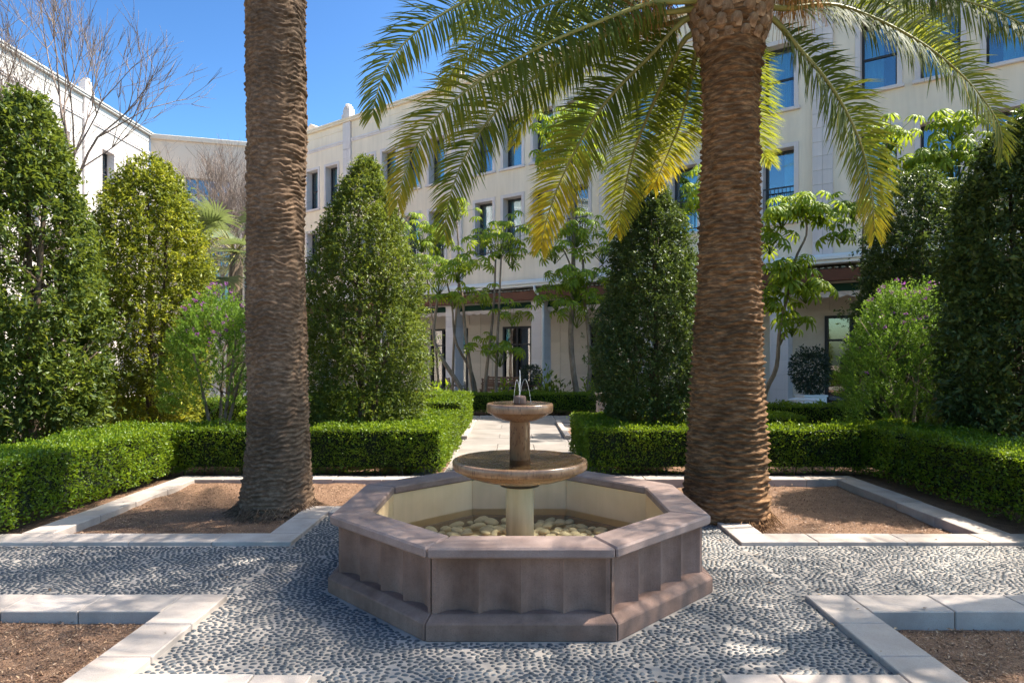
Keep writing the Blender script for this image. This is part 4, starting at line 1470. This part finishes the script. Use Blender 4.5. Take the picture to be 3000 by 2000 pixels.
umbrella_tree('crooked umbrella tree just right of the right palm trunk, potted bush behind', at(2250, 1200, V_),
    [(A_([(2232, 1200), (2245, 1140), (2275, 1075), (2285, 960), (2310, 860)], V_), .06),
     (A_([(2310, 860), (2330, 760), (2362, 690), (2360, 640), (2352, 610)], V_), .035),
     (A_([(2285, 1010), (2310, 960)], V_), .025)],
    [(at(2345, 610, V_), .42, 12, .95), (at(2400, 640, V_), .35, 8, .95), (at(2290, 640, V_), .45, 12, 1.0), (at(2255, 720, V_ + .2), .4, 9, 1), (at(2330, 780, V_ - .2), .28, 6, 1.0), (at(2280, 830, V_), .40, 10, 1.0),
     (at(2360, 860, V_ - .2), .42, 10, 1.05), (at(2320, 960, V_), .40, 9, .95), (at(2255, 890, V_), .35, 7, 1), (at(2080, 560, V_ + 1), .6, 12, 1.05), (at(2050, 620, V_ + 1), .4, 7, 1.0)])
umbrella_tree('umbrella tree with straight thin stems behind the dark column tree at right', at(2525, 1200, 13.9),
    [(A_([(2525, 1200), (2524, 900), (2528, 720), (2530, 640)], 13.9), .045), (A_([(2620, 1200), (2600, 800), (2580, 500), (2600, 420)], 14.2), .045),
     (A_([(2780, 1200), (2780, 700), (2790, 420)], 14.0), .05)],
    [(at(2500, 620, 13.9), .5, 11, .9), (at(2470, 690, 13.8), .35, 7, .9), (at(2560, 690, 13.9), .25, 5, .8), (at(2610, 410, 14.2), .5, 12, 1.0), (at(2600, 480, 14.2), .35, 7, 1.0),
     (at(2795, 385, 14.0), .60, 18, 1.0), (at(2720, 480, 13.9), .55, 14, 1.0), (at(2800, 500, 13.7), .75, 20, 1.0), (at(2870, 470, 13.9), .5, 12, 1.0), (at(2690, 520, 13.8), .4, 8, 1.0)])

# leafy undergrowth along the back bed
def undergrowth(label, x, y, r, h, seed, mat, n=260, leaf=.14):
    root = tag(empty('leafy_plant', (x, y, 0)), label, 'plant')
    u = rand_dirs(n); u[:, 2] = np.abs(u[:, 2])
    P = u * np.array([r, r, h]) * RNG.uniform(.35, 1.0, n)[:, None]
    A = u + rand_dirs(n) * .6 + np.array([0, 0, -.1])
    link('leaves', leaf_mesh('leaves', P, A, rand_dirs(n) * .5 + np.array([0, 0, 1]), leaf * RNG.uniform(.6, 1.2, n), leaf * .4 * RNG.uniform(.7, 1.2, n), mat, RNG.random(n) * .7), root)
    st = MB()
    for q in range(10):
        p = P[q]
        st.tube([(0, 0, -.05), tuple(p * .6)], [.015, .006], 4)
    st.build('stems', M['pale_bark'], root)
    return root
for (px, dd, r, h, lb) in ((1290, 17.3, .5, 1.05, 'bright leafy bush beside the sunlit far hedge'), (1480, 20.3, .5, .95, 'low leafy plant at the foot of the many-stemmed tree'),
                           (1630, 19.9, .75, 1.0, 'dark leafy plant left of the tall umbrella tree foot'), (1745, 20.0, .6, 1.15, 'leafy plant right of the tall umbrella tree foot'),
                           (1600, 20.8, .45, 1.4, 'upright leafy plant before the white downpipe column'), (1800, 20.5, .7, 1.6, 'tall leafy plant behind the dark conical tree')):
    undergrowth(lb, (px - VPX) / F_PX * dd, dd, r, h, int(px), M['umbrella_leaf'] if px != 1630 else M['laurel'], 300, .20)

# ================================================================== bare trees, fan palm
def bare_tree(label, x, y, h, spread, seed, r0, levels, lean=(0, 0), fork=1.6):
    root = tag(empty('bare_tree', (x, y, 0)), label, 'tree')
    rnd = random.Random(seed)
    mb, tw = MB(), MB()
    cnt = [0]

    def grow(p, d, L, r, lev):
        n = 4
        pts, rad = [p.copy()], [r]
        q = p.copy()
        dd = d.copy()
        for k in range(n):
            dd = (dd + Vector((rnd.uniform(-1, 1), rnd.uniform(-1, 1), rnd.uniform(-.6, 1))) * .13).normalized()
            q = q + dd * (L / n)
            pts.append(q.copy())
            rad.append(r * (1 - .45 * (k + 1) / n))
        (mb if lev < 2 else tw).tube(pts, rad, 6 if lev < 2 else 3, False)
        cnt[0] += 1
        if lev >= levels: return
        kids = 3 if lev < 2 else rnd.choice([3, 4, 4])
        for c in range(kids):
            f = rnd.choice([.45, .65, .8, 1.0]) if c else 1.0
            b = pts[min(n, max(1, int(round(f * n))))]
            a = rnd.uniform(0, 2 * PI)
            ang = rnd.uniform(.25, .75)
            ref = Vector((0, 0, 1)) if abs(dd.z) < .9 else Vector((1, 0, 0))
            u = dd.cross(ref).normalized()
            v = dd.cross(u)
            nd = (dd * math.cos(ang) + (u * math.cos(a) + v * math.sin(a)) * math.sin(ang) * spread + Vector((0, 0, .12))).normalized()
            grow(b, nd, L * rnd.uniform(.62, .85), max(r * .55, .0065), lev + 1)

    grow(Vector((0, 0, -.1)), Vector((lean[0], lean[1], 1)).normalized(), h, r0, 0)
    mb.build('trunk', M['bare_bark'], root)
    tw.build('branches', M['bare_bark'], root)
    return root


bare_tree('large leafless tree with spreading grey twigs before the white wing', -13.0, 18.5, 4.1, .85, 8, .17, 6, (-.02, 0))
bare_tree('smaller leafless tree with fine twigs between the large one and the left palm', -12.9, 25.5, 3.2, .8, 14, .12, 6, (.05, 0))
bare_tree('leafless tree with dense upright twigs just left of the left palm trunk', -10.9, 26.5, 2.9, .7, 23, .11, 6, (.0, 0))

fp = tag(empty('fan_palm', (-6.95, 16.0, 0)), 'pale green fan palm half hidden behind the left palm trunk', 'palm tree')
MB().tube([(0, 0, -.1), (0, 0, 2.0), (0.05, 0, 4.2)], [.22, .17, .15], 14).build('trunk', M['bark'], fp)
rnd = random.Random(9)
for q in range(34):
    a = q * 2.39996
    el = rnd.uniform(-.7, 1.15)
    L = rnd.uniform(.8, 1.25)
    d_ = Vector((math.cos(a) * math.cos(el), math.sin(a) * math.cos(el), math.sin(el)))
    b = Vector((.05, 0, 4.25))
    hub = b + d_ * L + Vector((0, 0, -.12))
    mb = MB()
    mb.tube([b, (b + hub) / 2 + Vector((0, 0, .06)), hub], [.018, .012, .009], 4)
    side = d_.cross(Vector((0, 0, 1))).normalized()
    nrm = side.cross(d_)
    V, F, tt = [], [], []
    for k in range(30):
        g = -1.9 + 3.8 * k / 29
        bl = (d_ * math.cos(g) + side * math.sin(g)).normalized()
        ln = .85 * (1 - .12 * abs(g)) * rnd.uniform(.9, 1.05)
        wv = bl.cross(nrm).normalized() * .020
        p1 = hub + bl * ln * .55
        p2 = hub + bl * ln + Vector((0, 0, -.10 - .08 * rnd.random()))
        i = len(V)
        V += [hub - wv * .3, hub + wv * .3, p1 + wv, p1 - wv, p2 + wv * .1, p2 - wv * .1]
        F += [(i, i + 1, i + 2, i + 3), (i + 3, i + 2, i + 4, i + 5)]
        v_ = rnd.random()
        tt += [v_, v_]
    o = link('frond', np_mesh('frond', np.array(V), np.array(F), M['fan_leaf'], tt), fp)
    mb.build('stalk', M['rachis'], o)

# ================================================================== furniture and pots
def chair(label, loc, rz):
    root = tag(empty('garden_chair', loc, rz), label, 'chair', 'wooden terrace furniture')
    m = M['furniture_wood']
    for k in range(5): MB().box(-.24, .24, -.22 + k * .092, -.14 + k * .092, .43, .45).build('seat_slat', m, root)
    for sx_ in (-1, 1):
        MB().box(sx_ * .24 - .02, sx_ * .24 + .02, -.24, -.20, 0, .43).build('leg', m, root)
        MB().tube([(sx_ * .24, .22, 0), (sx_ * .24, .22, .45), (sx_ * .24, .32, .95)], .021, 6).build('leg', m, root)
        MB().box(sx_ * .265 - .025, sx_ * .265 + .025, -.24, .24, .64, .665).build('armrest', m, root)
    for k in range(6): MB().box(-.22, .22, .235 + k * .014, .252 + k * .014, .50 + k * .075, .555 + k * .075).build('back_slat', m, root)
    return root


def table(label, loc, rz, w, dp, m, h=.74):
    root = tag(empty('table', loc, rz), label, 'table')
    MB().box(-w / 2, w / 2, -dp / 2, dp / 2, h - .04, h).build('table_top', m, root, .006)
    for sx_ in (-1, 1):
        for sy_ in (-1, 1):
            x, y = sx_ * (w / 2 - .05), sy_ * (dp / 2 - .05)
            MB().box(x - .03, x + .03, y - .03, y + .03, 0, h - .041).build('leg', m, root)
    return root


def bench(label, loc, rz, w):
    root = tag(empty('bench', loc, rz), label, 'bench', 'wooden terrace furniture')
    m = M['furniture_wood']
    for k in range(4): MB().box(-w / 2, w / 2, -.20 + k * .105, -.11 + k * .105, .43, .455).build('seat_slat', m, root)
    for k in range(4): MB().box(-w / 2, w / 2, .22 + k * .02, .24 + k * .02, .55 + k * .10, .625 + k * .10).build('back_slat', m, root)
    for sx_ in (-1, 1):
        x = sx_ * (w / 2 - .08)
        MB().box(x - .03, x + .03, -.2, -.14, 0, .43).build('leg', m, root)
        MB().tube([(x, .19, 0), (x, .20, .45), (x, .31, .95)], .03, 6).build('leg', m, root)
    return root


fr_rz = math.atan2(-.588, .809)
chair('dark wooden slatted chair on the terrace left of the many-stemmed tree', (*at(1335, 1200, 23.2).xy, 0), fr_rz + 2.6)
bench('dark wooden bench on the terrace behind the fountain jet', (*at(1470, 1200, 24.3).xy, 0), fr_rz, 1.9)
table('long dark wooden table in front of the terrace bench', (*at(1480, 1200, 23.2).xy, 0), fr_rz, 1.6, .8, M['furniture_wood'])
chair('dark wooden slatted chair at the right end of the terrace table', (*at(1560, 1200, 23.0).xy, 0), fr_rz - 1.2)
chair('dark wooden slatted chair with its back to the garden before the terrace table', (*at(1445, 1200, 22.3).xy, 0), fr_rz + PI)


def potted(label, loc, pot_w, pot_h, mat_pot, r, h, n, leaf, seed, square=True):
    root = tag(empty('potted_bush', loc), label, 'potted plant')
    if square:
        w = pot_w / 2
        p = MB().box(-w, w, -w, w, 0, pot_h - .05).box(-w - .025, w + .025, -w - .025, w + .025, pot_h - .049, pot_h)
        p.build('pot', mat_pot, root, .008)
    else:
        MB().lathe([(0, 0), (pot_w * .36, 0), (pot_w * .5, pot_h - .05), (pot_w * .54, pot_h - .05), (pot_w * .54, pot_h), (0, pot_h - .02)], 24).build('pot', mat_pot, root)
    MB().tube([(0, 0, pot_h - .1), (.02, 0, pot_h + h * .5)], [.035, .015], 6).build('trunk', M['bark'], root)
    u = rand_dirs(n)
    f = 1 - np.abs(RNG.normal(0, .3, n))
    P = u * np.array([r, r, h / 2]) * f[:, None] + np.array([0, 0, pot_h + h / 2])
    P *= 1 + .15 * (vnoise(P * 5, seed) - .5)[:, None]
    link('crown', leaf_mesh('crown', P, u + rand_dirs(n) * .8 + np.array([0, 0, -.3]), rand_dirs(n) + np.array([0, 0, .8]), leaf * RNG.uniform(.7, 1.2, n), leaf * .42, M['ficus'], RNG.random(n)), root)
    return root


pb = at(2375, 1205, 18.3)
potted('dark glossy bush in a white square planter against the stone wall at right', (pb.x, pb.y, 0), .62, .62, M['white_paint'], .55, 1.35, 2600, .10, 3)
p2 = at(1536, 1200, 23.6)
potted('small dark bush in a terracotta pot beside the downpipe column', (p2.x + .2, p2.y, 0), .5, .5, M['kerb'], .42, .95, 1200, .10, 4, False)
pt = at(2355, 1213, 16.4)
table('small white table in front of the potted bush at right', (pt.x, pt.y, 0), fr_rz, .62, .55, M['white_paint'], .62)
gw = at(1775, 1210, 15.5)
gwm = MB().box(-.22, .22, -.12, .12, 0, .78).box(-.25, .25, -.15, .15, .783, .83)
o = gwm.build('garden_wall', M['kerb'], None, .01)
o.location = (gw.x, gw.y, 0)
tag(o, 'low white garden pier showing behind the hedge left of the dark conical tree', 'wall')

# fallen leaves
n = 900
P = np.stack([RNG.uniform(-4.6, 4.6, n), RNG.uniform(3.2, 8.8, n), np.full(n, .012)], 1)
zone = (np.abs(P[:, 0]) < 4.3) & (np.abs(P[:, 0]) > 2.3) & ((P[:, 1] > C_F + .3) | (P[:, 1] < C_N - .3))
keep = zone | (RNG.random(n) < .16)
keep &= (np.maximum(np.abs(P[:, 0] - FX), np.abs(P[:, 1] - FY)) > AP + .05)
P = P[keep]
zn = zone[keep]
P[zn, 2] = -.02
kz = (~zn) & (((np.abs(P[:, 0]) > 2.0)) & ((P[:, 1] < C_N) | (P[:, 1] > C_F)))
P[kz, 2] = .042
n = len(P)
A = rand_dirs(n); A[:, 2] *= .12
sz_ = RNG.uniform(.015, .05, n)
tag(link('fallen_leaves', leaf_mesh('fallen_leaves', P, A, rand_dirs(n) * .25 + np.array([0, 0, 1]), sz_, sz_ * .4, M['fallen'], RNG.random(n))),
    'small dry brown leaves lying on the pebbles, kerbs and mulch', 'leaves', kind='stuff')
